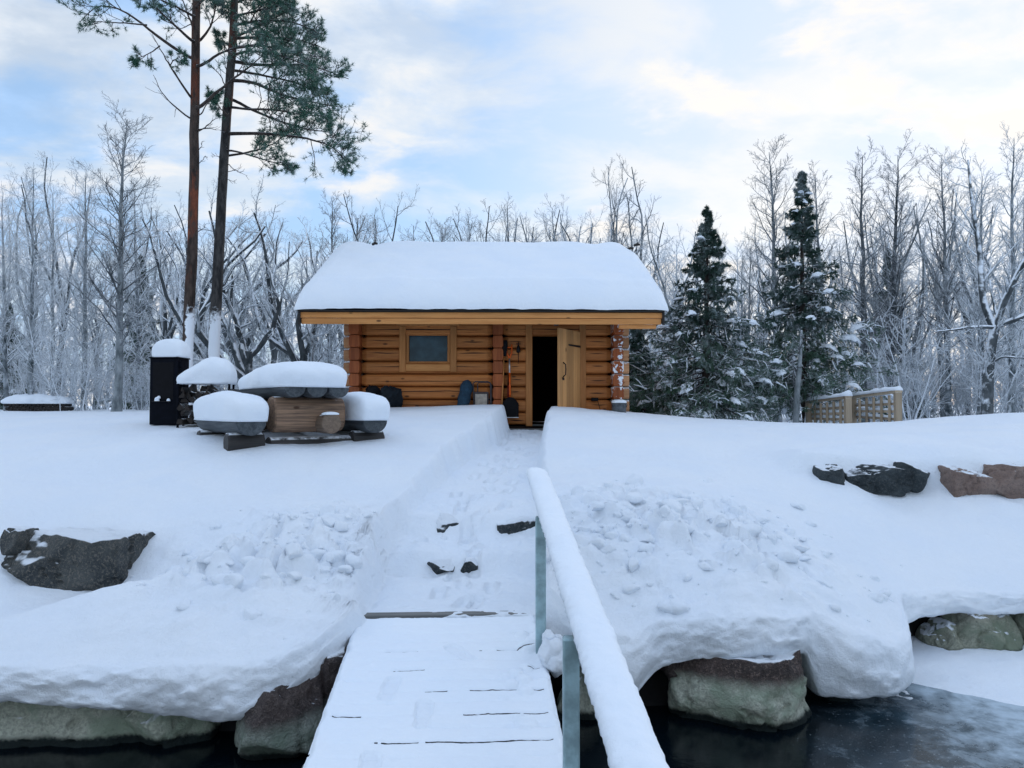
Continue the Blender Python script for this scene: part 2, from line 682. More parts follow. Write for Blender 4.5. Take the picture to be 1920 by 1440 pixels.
M['tarp'] = m_plain('dark_tarp', (.010, .015, .021), .6, st=.5, spec=.15)
M['galv'] = m_plain('galvanised_steel', (.30, .43, .46), .42, .25, .28, 9)
M['rail_wood'] = m_wood('rail_wood', (.36, .33, .29), (.25, .23, .21), 'y', 3, knots=False)
M['panel'] = m_plain('pale_panel', (.42, .38, .33), .7)
M['greyframe'] = m_plain('grey_frame_paint', (.06, .05, .055), .5)
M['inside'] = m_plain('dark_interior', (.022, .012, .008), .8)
M['ice_dark'] = None


def m_glass():
    m, nt, b = newmat('window_glass')
    n = nt.noise(objco(nt), 6, 4, .6)
    nt.setv(b.inputs['Base Color'], nt.mix(nt.maprange(n, .3, .7), (.012, .035, .05), (.03, .075, .10)))
    b.inputs['Roughness'].default_value = .12
    b.inputs['Specular IOR Level'].default_value = .28
    return m


M['glass'] = m_glass()
M['rock_grey'] = m_rock('grey_rock', (.045, .052, .055), (.10, .105, .10), (.19, .175, .15), snow=(.62, .8))
M['rock_dark'] = m_rock('dark_rock', (.026, .034, .038), (.060, .074, .080), (.12, .13, .13), snow=(.84, .96), speck=.5)
M['rock_step'] = m_rock('snow_dusted_step_rock', (.026, .034, .038), (.070, .080, .084), (.15, .15, .14), snow=(.30, .46), speck=.6)
M['rock_pink'] = m_rock('pink_granite', (.22, .155, .13), (.31, .235, .20), (.12, .095, .09), snow=(.84, .96), speck=.6)
M['rock_shore'] = m_rock('shore_rock', (.055, .045, .042), (.12, .088, .08), (.20, .15, .13), algae=(.58, .61, .51), snow=(.70, .86))
M['rock_shore_dark'] = m_rock('dark_shore_rock', (.045, .038, .038), (.085, .066, .062), (.14, .115, .105), algae=(.32, .355, .31), snow=(.86, .98), aa=(.17, .28))
M['rock_tan'] = m_rock('tan_shore_rock', (.25, .24, .19), (.34, .32, .255), (.16, .15, .12), algae=(.36, .37, .29), snow=(.7, .85), speck=.5)
M['bark'] = m_bark('frosted_bark', (.030, .046, .054), (.085, .108, .118), -.02, .38, .9, frost=.36)
M['bark_dark'] = m_bark('grey_bark', (.022, .030, .035), (.060, .072, .078), .25, .6, .9, frost=.12)
M['bark_pale'] = m_bark('pale_bark', (.10, .12, .13), (.25, .28, .29), .3, .6, .9, frost=.2)
M['bark_snowy'] = m_bark('snow_laden_bark', (.028, .036, .040), (.07, .082, .088), .04, .22, .6, frost=.06)
M['twig'] = m_bark('frosted_twigs', (.070, .095, .11), (.15, .18, .195), -.4, .25, .8, frost=.46)
M['twig_dark'] = m_bark('bare_twigs', (.026, .034, .040), (.07, .082, .088), .1, .7, .8, frost=.24)
M['twig_white'] = m_bark('white_twigs', (.065, .09, .105), (.14, .17, .185), -.65, .15, .8, frost=.62)
M['pine_red'] = m_bark('pine_bark_red', (.030, .024, .022), (.085, .062, .052), 1.2, 1.4, .2, plaster=(rz(1.75), (.75, -.66, 0), .42), red=(rz(2.2), (.23, .075, .042), (.12, .045, .03), .47))
M['pine_grey'] = m_bark('pine_bark_grey', (.026, .026, .027), (.080, .075, .072), 1.2, 1.4, .2, plaster=(rz(1.75), (.60, -.8, 0), .0), red=(rz(5.2), (.12, .055, .04), (.07, .036, .03), .45))
M['pine_limb'] = m_bark('pine_limb_bark', (.03, .025, .024), (.075, .058, .05), .55, .85, .9)


def m_needles(name, c1, c2, frost_lo, frost_hi, frost=.8, sc=3.0):
    m, nt, b = newmat(name)
    g = geo(nt)
    n = nt.noise(g.outputs['Position'], sc, 4, .6)
    n2 = nt.noise(g.outputs['Position'], 26, 2, .6)
    c = nt.mix(nt.maprange(n2, .3, .7), c1, c2)
    k = nt.math('MULTIPLY', nt.maprange(n, frost_lo, frost_hi), frost)
    nt.setv(b.inputs['Base Color'], nt.mix(k, c, (.62, .70, .74)))
    b.inputs['Roughness'].default_value = .6
    b.inputs['Specular IOR Level'].default_value = .2
    return m


M['pine_needles'] = m_needles('pine_needles', (.028, .095, .068), (.080, .185, .125), .44, .75, .42)
M['spruce_needles'] = m_needles('spruce_needles', (.020, .052, .044), (.050, .098, .070), .42, .70, .5)
M['spruce_needles_light'] = m_needles('spruce_needles_light', (.036, .085, .058), (.085, .15, .095), .42, .7, .5)
# ================================================================ terrain: snow on the shore
CP = np.array([
 (-9,5.3,-1.50),(-6,5.4,-1.55),(-4.6,5.4,-1.64),(-3.9,5.5,-1.62),(-3.2,5.35,-1.56),(-2.5,5.3,-1.52),(-1.7,5.2,-1.54),(-1.35,5.6,-1.48),
 (-2.9,5.95,-1.36),(-2.2,5.95,-1.34),(-1.7,5.75,-1.40),(-3.5,5.9,-1.47),(-6,6.3,-1.55),
 (-4.2,6.4,-1.64),(-3.5,6.55,-1.60),(-2.9,6.55,-1.48),(-5,6.5,-1.62),
 (-4.0,7.5,-.98),(-5.2,7.35,-1.0),(-3.0,7.35,-1.08),(-7,7.4,-1.05),
 (-1.5,6.2,-1.36),(-1.8,6.9,-1.13),(-1.4,7.6,-1.0),(-2.3,7.5,-1.04),
 (-1.3,8.4,-.85),(-2.5,8.6,-.82),(-4.5,8.6,-.80),(-7,8.4,-.85),
 (-1.0,10,-.50),(-3,10,-.42),(-5,10.3,-.40),(-3,9.25,-.50),(-4.5,9.3,-.48),(-2,9.4,-.53),(-8,10.5,-.42),
 (-.6,12,-.17),(-2,12,-.17),(-4,12.3,-.18),(-7,12.5,-.2),
 (-.3,13.1,.02),(-1.5,13.3,-.02),(-3,13.6,-.05),(-5,14.5,-.1),(-9,15,-.2),
 (-8,20,-.06),(-15,22,-.06),(0,25,-.3),(10,25,-.38),(0,40,-.2),(-20,40,-.1),(20,40,-.3),(-25,12,-.3),(-20,6.5,-1.3),(-25,25,-.1),(25,25,-.4),(60,60,-.3),(-60,60,-.2),(0,75,-.2),
 (.6,5.6,-1.46),(1.2,5.6,-1.42),(1.9,5.65,-1.44),(2.6,5.85,-1.62),(2.6,6.3,-1.42),
 (.8,6.3,-1.12),(1.6,6.5,-1.12),(2.6,6.9,-1.28),(3.5,7.2,-1.50),(4.5,7.35,-1.55),(6,7.6,-1.55),(9,8,-1.6),(20,8,-1.7),
 (.8,7.3,-.90),(1.6,7.4,-.92),(2.5,7.9,-.98),
 (.8,8.6,-.72),(2,9,-.70),(3,8.7,-.86),
 (4,8.6,-1.0),(5.5,8.6,-1.02),(7,8.7,-1.0),
 (4,9.35,-.60),(4.6,9.35,-.60),(5.5,9.35,-.60),(7,9.45,-.60),(3,9.9,-.57),(4,9.9,-.50),(5.5,9.9,-.50),(4.8,8.85,-.99),(5.6,8.85,-1.0),(4.2,8.85,-.98),
 (1,10,-.48),(2.5,11,-.36),(4.5,11.5,-.34),(7,12,-.3),
 (.9,12.4,-.10),(2,12.9,-.13),(3.5,13.5,-.2),(5,14,-.27),(7,14.5,-.27),
 (8.7,13.5,-.10),(8.5,11.3,-.32),(12,14,-.15),
 (5,18,-.42),(9,18,-.42),(2.5,17,-.15),(15,18,-.4),
], float)


def _tps(P, Q):
    d = np.sqrt(((P[:, None, :2] - Q[None, :, :2]) ** 2).sum(-1))
    return d ** 2 * np.log(d + 1e-6)


_n = len(CP)
_K = _tps(CP, CP) + np.eye(_n) * .02
_A = np.zeros((_n + 3, _n + 3))
_A[:_n, :_n] = _K
_A[:_n, _n] = 1
_A[:_n, _n + 1:] = CP[:, :2]
_A[_n:, :_n] = _A[:_n, _n:].T
_COEF = np.linalg.solve(_A, np.concatenate([CP[:, 2], np.zeros(3)]))


def tps(x, y):
    sh = np.shape(x)
    q = np.stack([np.ravel(x), np.ravel(y)], -1)
    out = np.empty(len(q))
    for s in range(0, len(q), 40000):
        k = _tps(q[s:s + 40000], CP)
        out[s:s + 40000] = k @ _COEF[:_n] + _COEF[_n] + q[s:s + 40000] @ _COEF[_n + 1:]
    return out.reshape(sh)


# cabin footprint (world), used by terrain, built further down
CAB_X0, CAB_X1, CAB_Y, CAB_D = -2.92, 1.97, 14.5, 4.2

# shovelled path: d -> left edge, right edge, height
PD = np.array([5.9, 6.1, 7.15, 7.3, 7.9, 8.05, 8.4, 10.2, 12.4, 13.9, 14.6])
PL = np.array([-1.16, -1.17, -1.20, -1.20, -1.13, -1.10, -1.02, -.78, -.25, -.06, -.06])
PR = np.array([.22, .22, .30, .30, .30, .30, .30, .36, .50, .64, .64])
PZ = np.array([-1.63, -1.605, -1.535, -1.36, -1.30, -1.12, -1.05, -.83, -.56, -.40, -.38])


_pr = random.Random(23)
PRINTS = []
for _k in range(46):
    _y = 6.25 + 7.6 * _k / 46 + _pr.uniform(-.1, .1)
    _l, _r = np.interp(_y, PD, PL), np.interp(_y, PD, PR)
    PRINTS.append((_l + (_r - _l) * min(.88, max(.12, .5 + (.17 if _k % 2 else -.17) + _pr.gauss(0, .14))), _y, _pr.gauss(-.12, .22)))


def ground(x, y, detail=True):
    """snow surface height (world z)"""
    x, y = np.broadcast_arrays(np.asarray(x, float), np.asarray(y, float))
    z = tps(x, y)
    lump = 0
    if detail:
        z = z + .05 * fbm2(x, y, .9, 3, 3) * sstep(5, 7, y) * (1 - .6 * sstep(9, 12, y)) + .014 * fbm2(x, y, 3.4, 4, 5)
        near = 1 - sstep(9, 13, y)
        # thrown snow beside the path: broken lumps
        mL = np.exp(-(((x + 1.9) / 1.05) ** 2 + ((y - 6.55) / 1.05) ** 2) ** 1.5)
        mR = np.exp(-(((x - 1.40) / 1.25) ** 2 + ((y - 6.75) / 1.05) ** 2) ** 1.5)
        mm = np.clip(mL + mR, 0, 1)
        wx = x + .10 * fbm2(x, y, 5, 2, 31)
        wy = y + .10 * fbm2(x, y, 5, 2, 32)
        lump = mm * (.15 * blocks2(wx, wy, 3.4, 11) + .07 * blocks2(wx + 3.3, wy, 7.5, 12) + .05 * fbm2(x, y, 3.5, 4, 13) + .02)
        z = z + lump
        # lumpy brow on the water's edge
        z = z + near * (1 - sstep(5.6, 6.6, y)) * (.08 * fbm2(x, y, 2.2, 5, 21))
    # snow lying over the stones of the upper bank
    z = z + .17 * sstep(8.97, 9.14, y) * (1 - sstep(9.14, 10.0, y)) * sstep(3.15, 3.5, x) * (1 - sstep(6.6, 7.6, x))
    # path cut
    wob = .085 * fbm2(y, x * .5, 2.6, 4, 8) if detail else 0
    l = np.interp(y, PD, PL) + wob
    r = np.interp(y, PD, PR) + (.06 * fbm2(y, x * .3 + 9, 2.7, 4, 9) if detail else 0)
    inside = np.minimum(x - l, r - x)
    k = sstep(-.09, .05, inside) * sstep(5.75, 5.95, y) * (1 - sstep(14.55, 14.7, y))
    pz = np.interp(y, PD, PZ)
    if detail:
        pz = pz + .026 * fbm2(x, y, 5, 4, 15) + .016 * fbm2(x, y, 14, 3, 16)
        # lumpy stone steps
        stp = np.exp(-((y - 7.6) / .5) ** 2)
        pz = pz + stp * .07 * fbm2(x, y, 3.4, 4, 18)
        if x.size > 1000:     # boot prints up the path
            pz = np.array(pz)
            for fx, fy, fa in PRINTS:
                m = (np.abs(x - fx) < .25) & (np.abs(y - fy) < .25)
                if m.any():
                    du, dv = x[m] - fx, y[m] - fy
                    u = du * math.cos(fa) + dv * math.sin(fa)
                    v = -du * math.sin(fa) + dv * math.cos(fa)
                    q = (u / .058) ** 4 + (v / .15) ** 4
                    pz[m] += -.034 * (1 - sstep(.5, 1.3, q)) + .012 * np.exp(-((q - 2.0) / .9) ** 2)
    z = z * (1 - k) + pz * k
    # hollow under the cabin
    inb = np.minimum(np.minimum(x - (CAB_X0 - .12), CAB_X1 + .12 - x), np.minimum(y - (CAB_Y - .28), CAB_Y + CAB_D + .1 - y))
    kc = sstep(-.05, .25, inb)
    z = z * (1 - kc) + (-.62) * kc
    return z + EYE


def gz(x, y):
    return float(ground(np.array([x]), np.array([y]))[0])


SHX = np.array([-60, -20, -9, -6, -3.4, -2.2, -1.55, -1.30, -1.19, -1.05, -.2, .22, .38, .55, .85, 1.5, 1.98, 2.18, 2.42, 2.75, 3.05, 3.3, 3.9, 5.5, 9, 20, 60])
SHY = np.array([9, 6.2, 5.4, 5.2, 5.05, 5.0, 4.98, 5.2, 5.82, 6.0, 6.02, 6.0, 5.70, 5.45, 5.42, 5.48, 5.55, 5.74, 5.72, 5.74, 6.0, 6.7, 7.05, 7.05, 7.5, 7.6, 12])
ZBX = np.array([-60, -6, -3.4, -2.4, -1.9, -1.5, -1.25, -1.1, .2, .5, .72, .9, 1.05, 1.3, 2.0, 2.12, 2.25, 2.8, 3.05, 3.25, 3.6, 4.2, 5, 9, 60])
ZB = np.array([.3, .31, .31, .27, .20, .28, .42, .40, .40, .35, .12, .26, .38, .42, .47, .40, .06, .08, .16, .34, .36, .33, .35, .4, .3])


def shore(x):
    return np.interp(x, SHX, SHY)


def axis_samples(knots):
    out = []
    for a, b, s0, s1 in knots:
        p, s = a, s0
        while p < b - 1e-6:
            out.append(p)
            s = s0 + (s1 - s0) * (p - a) / (b - a)
            p += s
    out.append(knots[-1][1])
    return np.array(out)


def build_terrain():
    xs = axis_samples([(-60, -14, 4, 1.0), (-14, -6, .5, .07), (-6, -2.6, .06, .03), (-2.6, 3.4, .022, .022), (3.4, 8, .03, .08), (8, 16, .1, .6), (16, 60, 1, 4)])
    ts = axis_samples([(0, 2.4, .02, .025), (2.4, 5, .025, .05), (5, 10, .05, .09), (10, 22, .1, .6), (22, 80, 1, 5)])
    X, T = np.meshgrid(xs, ts)
    sh0 = sum(shore(xs + q) for q in (-.09, -.045, 0, .045, .09)) / 5 + .05 * fbm2(xs, 0 * xs, 1.5, 3, 40)
    Y = sh0[None] + T
    Z = ground(X, Y)
    # lip curling over the water
    nl = 30
    ph = np.linspace(0, 1, nl + 1)[1:][::-1]
    ztop = Z[0]
    zb = np.interp(xs, ZBX, ZB) + .035 * fbm2(xs, 0 * xs, 5, 4, 41) + .03 * fbm2(xs, 0 * xs, 1.7, 2, 42)
    zb = np.minimum(zb, ztop - .12)
    out = np.interp(xs, [-9, -1.6, -1.2, -1.05, .2, .5, .8, 1.0, 2.0, 2.2, 2.6, 3.0, 3.3, 9], [.14, .14, .12, .015, .015, .16, .20, .10, .10, .10, .22, .18, .12, .15])
    under = np.interp(xs, [-9, -1.4, -1.1, .2, .5, 1, 2, 2.3, 2.9, 3.3, 9], [.30, .25, .02, .02, .15, .25, .25, .15, .15, .2, .2])
    LX, LY, LZ = [], [], []
    for p in ph:
        a = p * math.pi
        dz = (ztop - zb) * .5 * (1 - math.cos(a))
        y = sh0 - out * math.sin(min(a, math.pi)) ** .8
        if p > .86:
            y = y + under * ((p - .86) / .14)
        bulge = .065 * fbm(np.stack([xs * 3, np.full_like(xs, p * 2.5), xs * 0], -1), 4, 44) * math.sin(a)
        fine = .036 * fbm(np.stack([xs * 13, np.full_like(xs, p * 9), xs * 0], -1), 4, 45, .62) * math.sin(a)
        LX.append(xs)
        LY.append(y - bulge - fine)
        LZ.append(ztop - dz + fine)
    XX = np.vstack([np.array(LX), X])
    YY = np.vstack([np.array(LY), Y])
    ZZ = np.vstack([np.array(LZ), Z])
    m, n = XX.shape
    V = np.stack([XX, YY, ZZ], -1).reshape(-1, 3)
    i = np.arange(m - 1)[:, None] * n
    j = np.arange(n - 1)[None]
    f = np.stack([i + j, i + j + 1, i + n + j + 1, i + n + j], -1).reshape(-1, 4)
    o = link('snow_ground', mesh_np('snow_ground', V, [f]), M['snow'])
    tag(o, kind='structure')
    return o


build_terrain()

# dark earth behind the stones so nothing shows through under the snow
eb = MB()
exs = np.linspace(-14, 14, 120)
esh = shore(exs)
rg = []
for k, (dy, z) in enumerate([(.32, -1.0), (.32, .10), (.42, .30), (1.0, .35)]):
    rg.append(np.stack([exs, esh + dy, np.full_like(exs, z) if k < 2 else np.minimum(z, 9) + 0 * exs], -1))
rg = np.array(rg)
eb.rings(rg, cap=False, close=False)
tag(eb.build('shore_earth', m_plain('dark_earth', (.012, .012, .013), .95), smooth=True), kind='structure')


# ---------------------------------------------------------------- water with thin ice
def m_water():
    m, nt, b = newmat('dark_water_and_thin_ice')
    p = geo(nt).outputs['Position']
    s = nt.n('ShaderNodeSeparateXYZ')
    nt.link(p, s.inputs[0])
    n1 = nt.noise(p, 1.6, 5, .6, .4)
    n2 = nt.noise(p, 34, 4, .7)
    n3 = nt.noise(p, 5.5, 5, .65, .3)
    # frost grows towards the right shore
    dx = nt.math('MULTIPLY', nt.math('SUBTRACT', s.outputs[0], 2.3), .62)
    v = nt.math('ADD', dx, nt.math('MULTIPLY', nt.math('SUBTRACT', n1, .5), 1.3))
    ice = nt.maprange(v, -.25, .75)
    frost = nt.maprange(nt.math('ADD', nt.math('MULTIPLY', v, .5), nt.math('MULTIPLY', nt.math('SUBTRACT', n3, .5), .9)), .05, .55)
    spk = nt.math('MULTIPLY', nt.maprange(n2, .60, .72), nt.maprange(v, -.55, .5))
    c = nt.mix(ice, (.002, .005, .008), (.035, .075, .10))
    c = nt.mix(nt.math('MULTIPLY', frost, .85), c, (.50, .60, .68))
    c = nt.mix(nt.math('MULTIPLY', spk, .8), c, (.55, .63, .68))
    nt.setv(b.inputs['Base Color'], c)
    nt.setv(b.inputs['Roughness'], nt.math('ADD', nt.math('MULTIPLY', frost, .5), nt.math('MULTIPLY_ADD', ice, .16, .06)))
    b.inputs['IOR'].default_value = 1.33
    bump(nt, b, nt.math('ADD', nt.math('MULTIPLY', n2, .25), n3), .12, .02)
    return m


M['water'] = m_water()
wv = [(-80, -40, 0), (80, -40, 0), (80, 14, 0), (-80, 14, 0)]
tag(link('water', mesh_np('water', wv, [np.array([[0, 1, 2, 3]])], False), M['water']), kind='structure')

# snow lying on the ice in the right-hand cove
gx, gy = np.meshgrid(np.linspace(2.5, 9, 130), np.linspace(4.4, 7.6, 100))
edge = np.interp(gx, [2.5, 3.0, 3.3, 3.8, 4.5, 6, 9], [6.6, 6.1, 5.9, 5.55, 5.2, 4.9, 4.6]) + .12 * fbm2(gx, gy, 3, 4, 55)
h = .07 * sstep(-.02, .75, gy - edge) + .02 * fbm2(gx, gy, 3, 3, 56) * sstep(0, .5, gy - edge) - .015
V = np.stack([gx, gy, h], -1).reshape(-1, 3)
m_, n_ = gx.shape
i_ = np.arange(m_ - 1)[:, None] * n_
j_ = np.arange(n_ - 1)[None]
fq = np.stack([i_ + j_, i_ + j_ + 1, i_ + n_ + j_ + 1, i_ + n_ + j_], -1).reshape(-1, 4)
tag(link('snow_on_ice', mesh_np('snow_on_ice', V, [fq]), M['snow']), 'smooth snow lying on the ice of the cove', 'snow', kind='stuff')


# ================================================================ boulders
def ico(sub):
    import bmesh
    bm = bmesh.new()
    bmesh.ops.create_icosphere(bm, subdivisions=sub, radius=1)
    V = np.array([v.co[:] for v in bm.verts])
    Fc = np.array([[v.index for v in f.verts] for f in bm.faces])
    bm.free()
    return V, Fc


ICO = {k: ico(k) for k in (2, 3, 4, 5)}


def rock_mesh(name, size, seed, sub=5, cuts=16, rough=.11, box=.55):
    V, Fc = ICO[sub]
    V = V.copy()
    rg = np.random.default_rng(seed)
    # towards a box, then faceted by random planes
    mx_ = np.abs(V).max(1, keepdims=True)
    V = V * (1 - box) + V / mx_ * box * .82
    for _ in range(cuts):
        nrm = rg.normal(size=3)
        nrm /= np.linalg.norm(nrm)
        dd = rg.uniform(.62, .88)
        pr = V @ nrm
        ex = np.clip(pr - dd, 0, None)
        V -= (ex * 1.0)[:, None] * nrm
    nr = V / np.linalg.norm(V, axis=1, keepdims=True)
    sc = np.array(size) / 2
    Vs = V * sc
    V = Vs + nr * (rough * sc.mean() * fbm(Vs * 2.6 + seed, 5, seed))[:, None]
    V += nr * (.07 * sc.mean() * fbm(Vs * 9 + seed, 4, seed + 5))[:, None]
    rid = np.abs(fbm(Vs * 3.4 + seed * 2.0, 4, seed + 9))
    V -= nr * (.09 * sc.mean() * np.exp(-(rid / .045) ** 2))[:, None]
    return mesh_np(name, V, [Fc])


def boulder(name, px, py, d, w, h, dep, mat, label, seed, rotz=0, tilt=0, box=.55, group=None, sub=5, cuts=16):
    """px,py is the centre of the visible stone"""
    c = W(px, py, d)
    o = link(name, rock_mesh(name, (w, dep, h), seed, sub, cuts, box=box), M[mat])
    o.location = c
    o.rotation_euler = (0, tilt, rotz)
    return tag(o, label, 'boulder', group)


G1 = 'shore boulders'
boulder('boulder', 130, 1352, 5.37, 1.95, .86, .9, 'rock_shore', 'long flat-topped boulder with pale waterline band at the left picture edge', 3, R(2), box=.9, group=G1)
boulder('boulder', 330, 1362, 5.30, .62, .62, .7, 'rock_shore', 'small rounded end stone beside the long flat boulder', 13, box=.6, group=G1)
boulder('boulder', 520, 1355, 5.06, .70, .66, .7, 'rock_shore_dark', 'rounded grey green boulder left of the gangway at the water', 21, R(8), box=.6, group=G1)
boulder('boulder', 628, 1318, 5.50, .55, .92, .7, 'rock_shore_dark', 'dark shaded boulder tucked against the left side of the gangway', 27, R(-20), box=.7, group=G1)
boulder('boulder', 1105, 1340, 5.75, .65, .85, .6, 'rock_shore', 'stone half hidden behind the railing post above black water', 33, box=.6, group=G1)
boulder('boulder', 1398, 1305, 5.62, 1.26, .92, .84, 'rock_shore', 'big boulder with reddish top and pale green foot on black water', 38, R(6), box=.62, group=G1)
boulder('boulder', 1258, 1232, 5.72, .34, .40, .4, 'rock_shore_dark', 'small reddish stone peeping from snow above the big boulder', 41, box=.5, group=G1)
boulder('boulder', 1700, 1335, 5.98, .56, .30, .5, 'rock_tan', 'low stone under the bulging snow hump at the water', 46, box=.6, group=G1)
boulder('boulder', 1566, 1330, 6.0, .3, .4, .4, 'rock_shore_dark', 'dark stone in the gap between big boulder and snow hump', 47, box=.5, group=G1)
boulder('boulder', 1836, 1196, 7.10, .96, .72, .6, 'rock_tan', 'tan boulder over the snowy ice of the cove', 52, box=.8, group=G1)
boulder('boulder', 1764, 1206, 7.1, .34, .46, .5, 'rock_tan', 'small tan stone tucked between the snow hump and the cove boulder', 53, box=.6, group=G1)
boulder('boulder', 1962, 1195, 7.15, .74, .80, .6, 'rock_tan', 'greenish boulder cut by the right picture edge above the cove', 57, box=.8, group=G1)
boulder('boulder', 146, 1052, 7.02, 1.42, .64, .9, 'rock_grey', 'large grey granite boulder standing clear of the snow slope', 64, R(-4), 0, box=1.0, cuts=5)
boulder('boulder', 38, 1014, 6.95, .30, .30, .4, 'rock_grey', 'small grey stone at the upper corner of the large granite boulder', 66, box=.5)
G2 = 'stones of the upper bank'
boulder('boulder', 1556, 893, 9.04, .50, .34, .6, 'rock_dark', 'leftmost small black stone below the upper snow bank', 71, 0, R(22), box=.5, group=G2, cuts=7)
boulder('boulder', 1640, 899, 9.04, .90, .42, .6, 'rock_dark', 'wide black stone below the upper snow bank', 75, 0, R(4), box=.7, group=G2, cuts=7)
boulder('boulder', 1706, 895, 9.04, .50, .36, .6, 'rock_dark', 'black stone adjoining the wide black stone', 77, 0, R(15), box=.6, group=G2, cuts=7)
boulder('boulder', 1806, 905, 9.04, .66, .48, .7, 'rock_pink', 'pinkish brown stone in the upper bank, nearest the black stones', 81, box=.85, group=G2, cuts=7)
boulder('boulder', 1866, 903, 9.04, .52, .50, .7, 'rock_pink', 'squarish pinkish brown stone in the middle of three', 84, box=.9, group=G2, cuts=7)
boulder('boulder', 1924, 904, 9.04, .56, .50, .7, 'rock_pink', 'pinkish brown stone cut by the right picture edge', 88, box=.85, group=G2, cuts=7)
G3 = 'stones of the path steps'
boulder('step_stone', 838, 994, 8.08, .34, .36, .34, 'rock_step', 'small dark stone poking from the upper snowy step', 91, R(20), R(25), box=.5, group=G3, sub=4, cuts=7)
boulder('step_stone', 968, 992, 8.06, .48, .34, .40, 'rock_step', 'speckled dark stone beside the railing on the upper step', 95, 0, R(-8), box=.6, group=G3, sub=4, cuts=7)
boulder('step_stone', 826, 1063, 7.24, .30, .18, .25, 'rock_step', 'flat dark stone edge on the lower snowy step', 97, 0, 0, box=.6, group=G3, sub=4, cuts=7)
boulder('step_stone', 880, 1061, 7.25, .20, .18, .22, 'rock_step', 'tiny dark stone right of the flat step stone', 99, 0, 0, box=.5, group=G3, sub=4, cuts=7)


# ---------------------------------------------------------------- broken lumps of thrown snow
def clods():
    rg = np.random.default_rng(5)
    mb = MB()
    V0, F0 = ICO[3]
    spec = [(-1.85, 6.6, .9, .85, 190), (1.4, 6.7, 1.2, .9, 250), (2.3, 7.4, .6, .5, 22), (.75, 6.4, .25, .5, 20), (-1.35, 6.3, .12, .3, 14), (-2.6, 6.5, .6, .4, 18)]
    for cx, cy, sx, sy, n in spec:
        for _ in range(n):
            x, y = cx + sx * rg.normal() * .7, cy + sy * rg.normal() * .6
            l_, r_ = np.interp(y, PD, PL), np.interp(y, PD, PR)
            if l_ - .08 < x < r_ + .08 or y < shore(x) + .1:
                continue
            s = .016 + .095 * rg.random() ** 2.6
            sc = s * rg.uniform(.7, 1.3, 3)
            sc[2] *= .75
            A = V0.copy()
            for _k in range(5):
                nrm = rg.normal(size=3)
                nrm /= np.linalg.norm(nrm)
                ex = np.clip(A @ nrm - rg.uniform(.42, .8), 0, None)
                A -= (ex * .97)[:, None] * nrm
            A *= 1 + .16 * fbm(A * 2 + rg.random() * 50, 3)[:, None]
            a = rg.random() * 6.28
            Rm = np.array([[math.cos(a), -math.sin(a), 0], [math.sin(a), math.cos(a), 0], [0, 0, 1]])
            A = (A * sc) @ Rm.T + np.array([x, y, gz(x, y) - s * .10])
            mb.add(A, None, F0)
    for px, py, d, s in [(1032, 1225, 5.22, .085), (1040, 1240, 5.2, .075), (1027, 1196, 5.28, .045), (1044, 1205, 5.3, .05), (832, 1014, 7.8, .045)]:
        A = V0 * (s, s, s * 1.2) * (1 + .4 * fbm(V0 * 2 + px, 3)[:, None]) + W(px, py, d)
        mb.add(A, None, F0)
    tag(mb.build('snow_clods', M['snow'], smooth=True), 'broken lumps of shovelled snow heaped beside the path', 'snow', kind='stuff')


clods()

# ================================================================ gangway (slopes down towards the viewer)
GA = np.array([-.495, 6.0, rz(-1.64)])               # middle of the upper end
GDIR = np.array([.1 / 1.95, -1.0, -.13])
GL = np.linalg.norm(GDIR)
GDIR /= GL
GX = np.array([1.0, .0513, 0])
GX /= np.linalg.norm(GX)
GN = np.cross(GX, -GDIR)
GN /= np.linalg.norm(GN)
gang = empty('gangway', GA, 0, 'snow dusted plank gangway with one handrail sloping down to the water', 'gangway')
# local frame: x across, y up the slope, z normal
GM = Matrix((tuple(GX), tuple(-GDIR), tuple(GN))).transposed().to_4x4()
gang.rotation_euler = GM.to_euler()
GW, GLEN = 1.34, 4.0
for side in (-1, 1):
    MB().box(side * GW / 2 - .06 * (side > 0) , side * GW / 2 + .06 * (side < 0), -GLEN, -.02, -.24, -.045, .006).build('side_beam', M['grey_deck'], gang)
pw = .142
npk = int(GLEN / pw)
pm = MB().box(-GW / 2 - .02, GW / 2 + .02, -.0665, .0665, -.04, 0, .005).mesh('plank')
for k in range(npk):
    o = link('plank', pm, M['grey_deck'], gang)
    o.location = (RNG.normal() * .006, -.075 - k * pw, RNG.normal() * .0015)


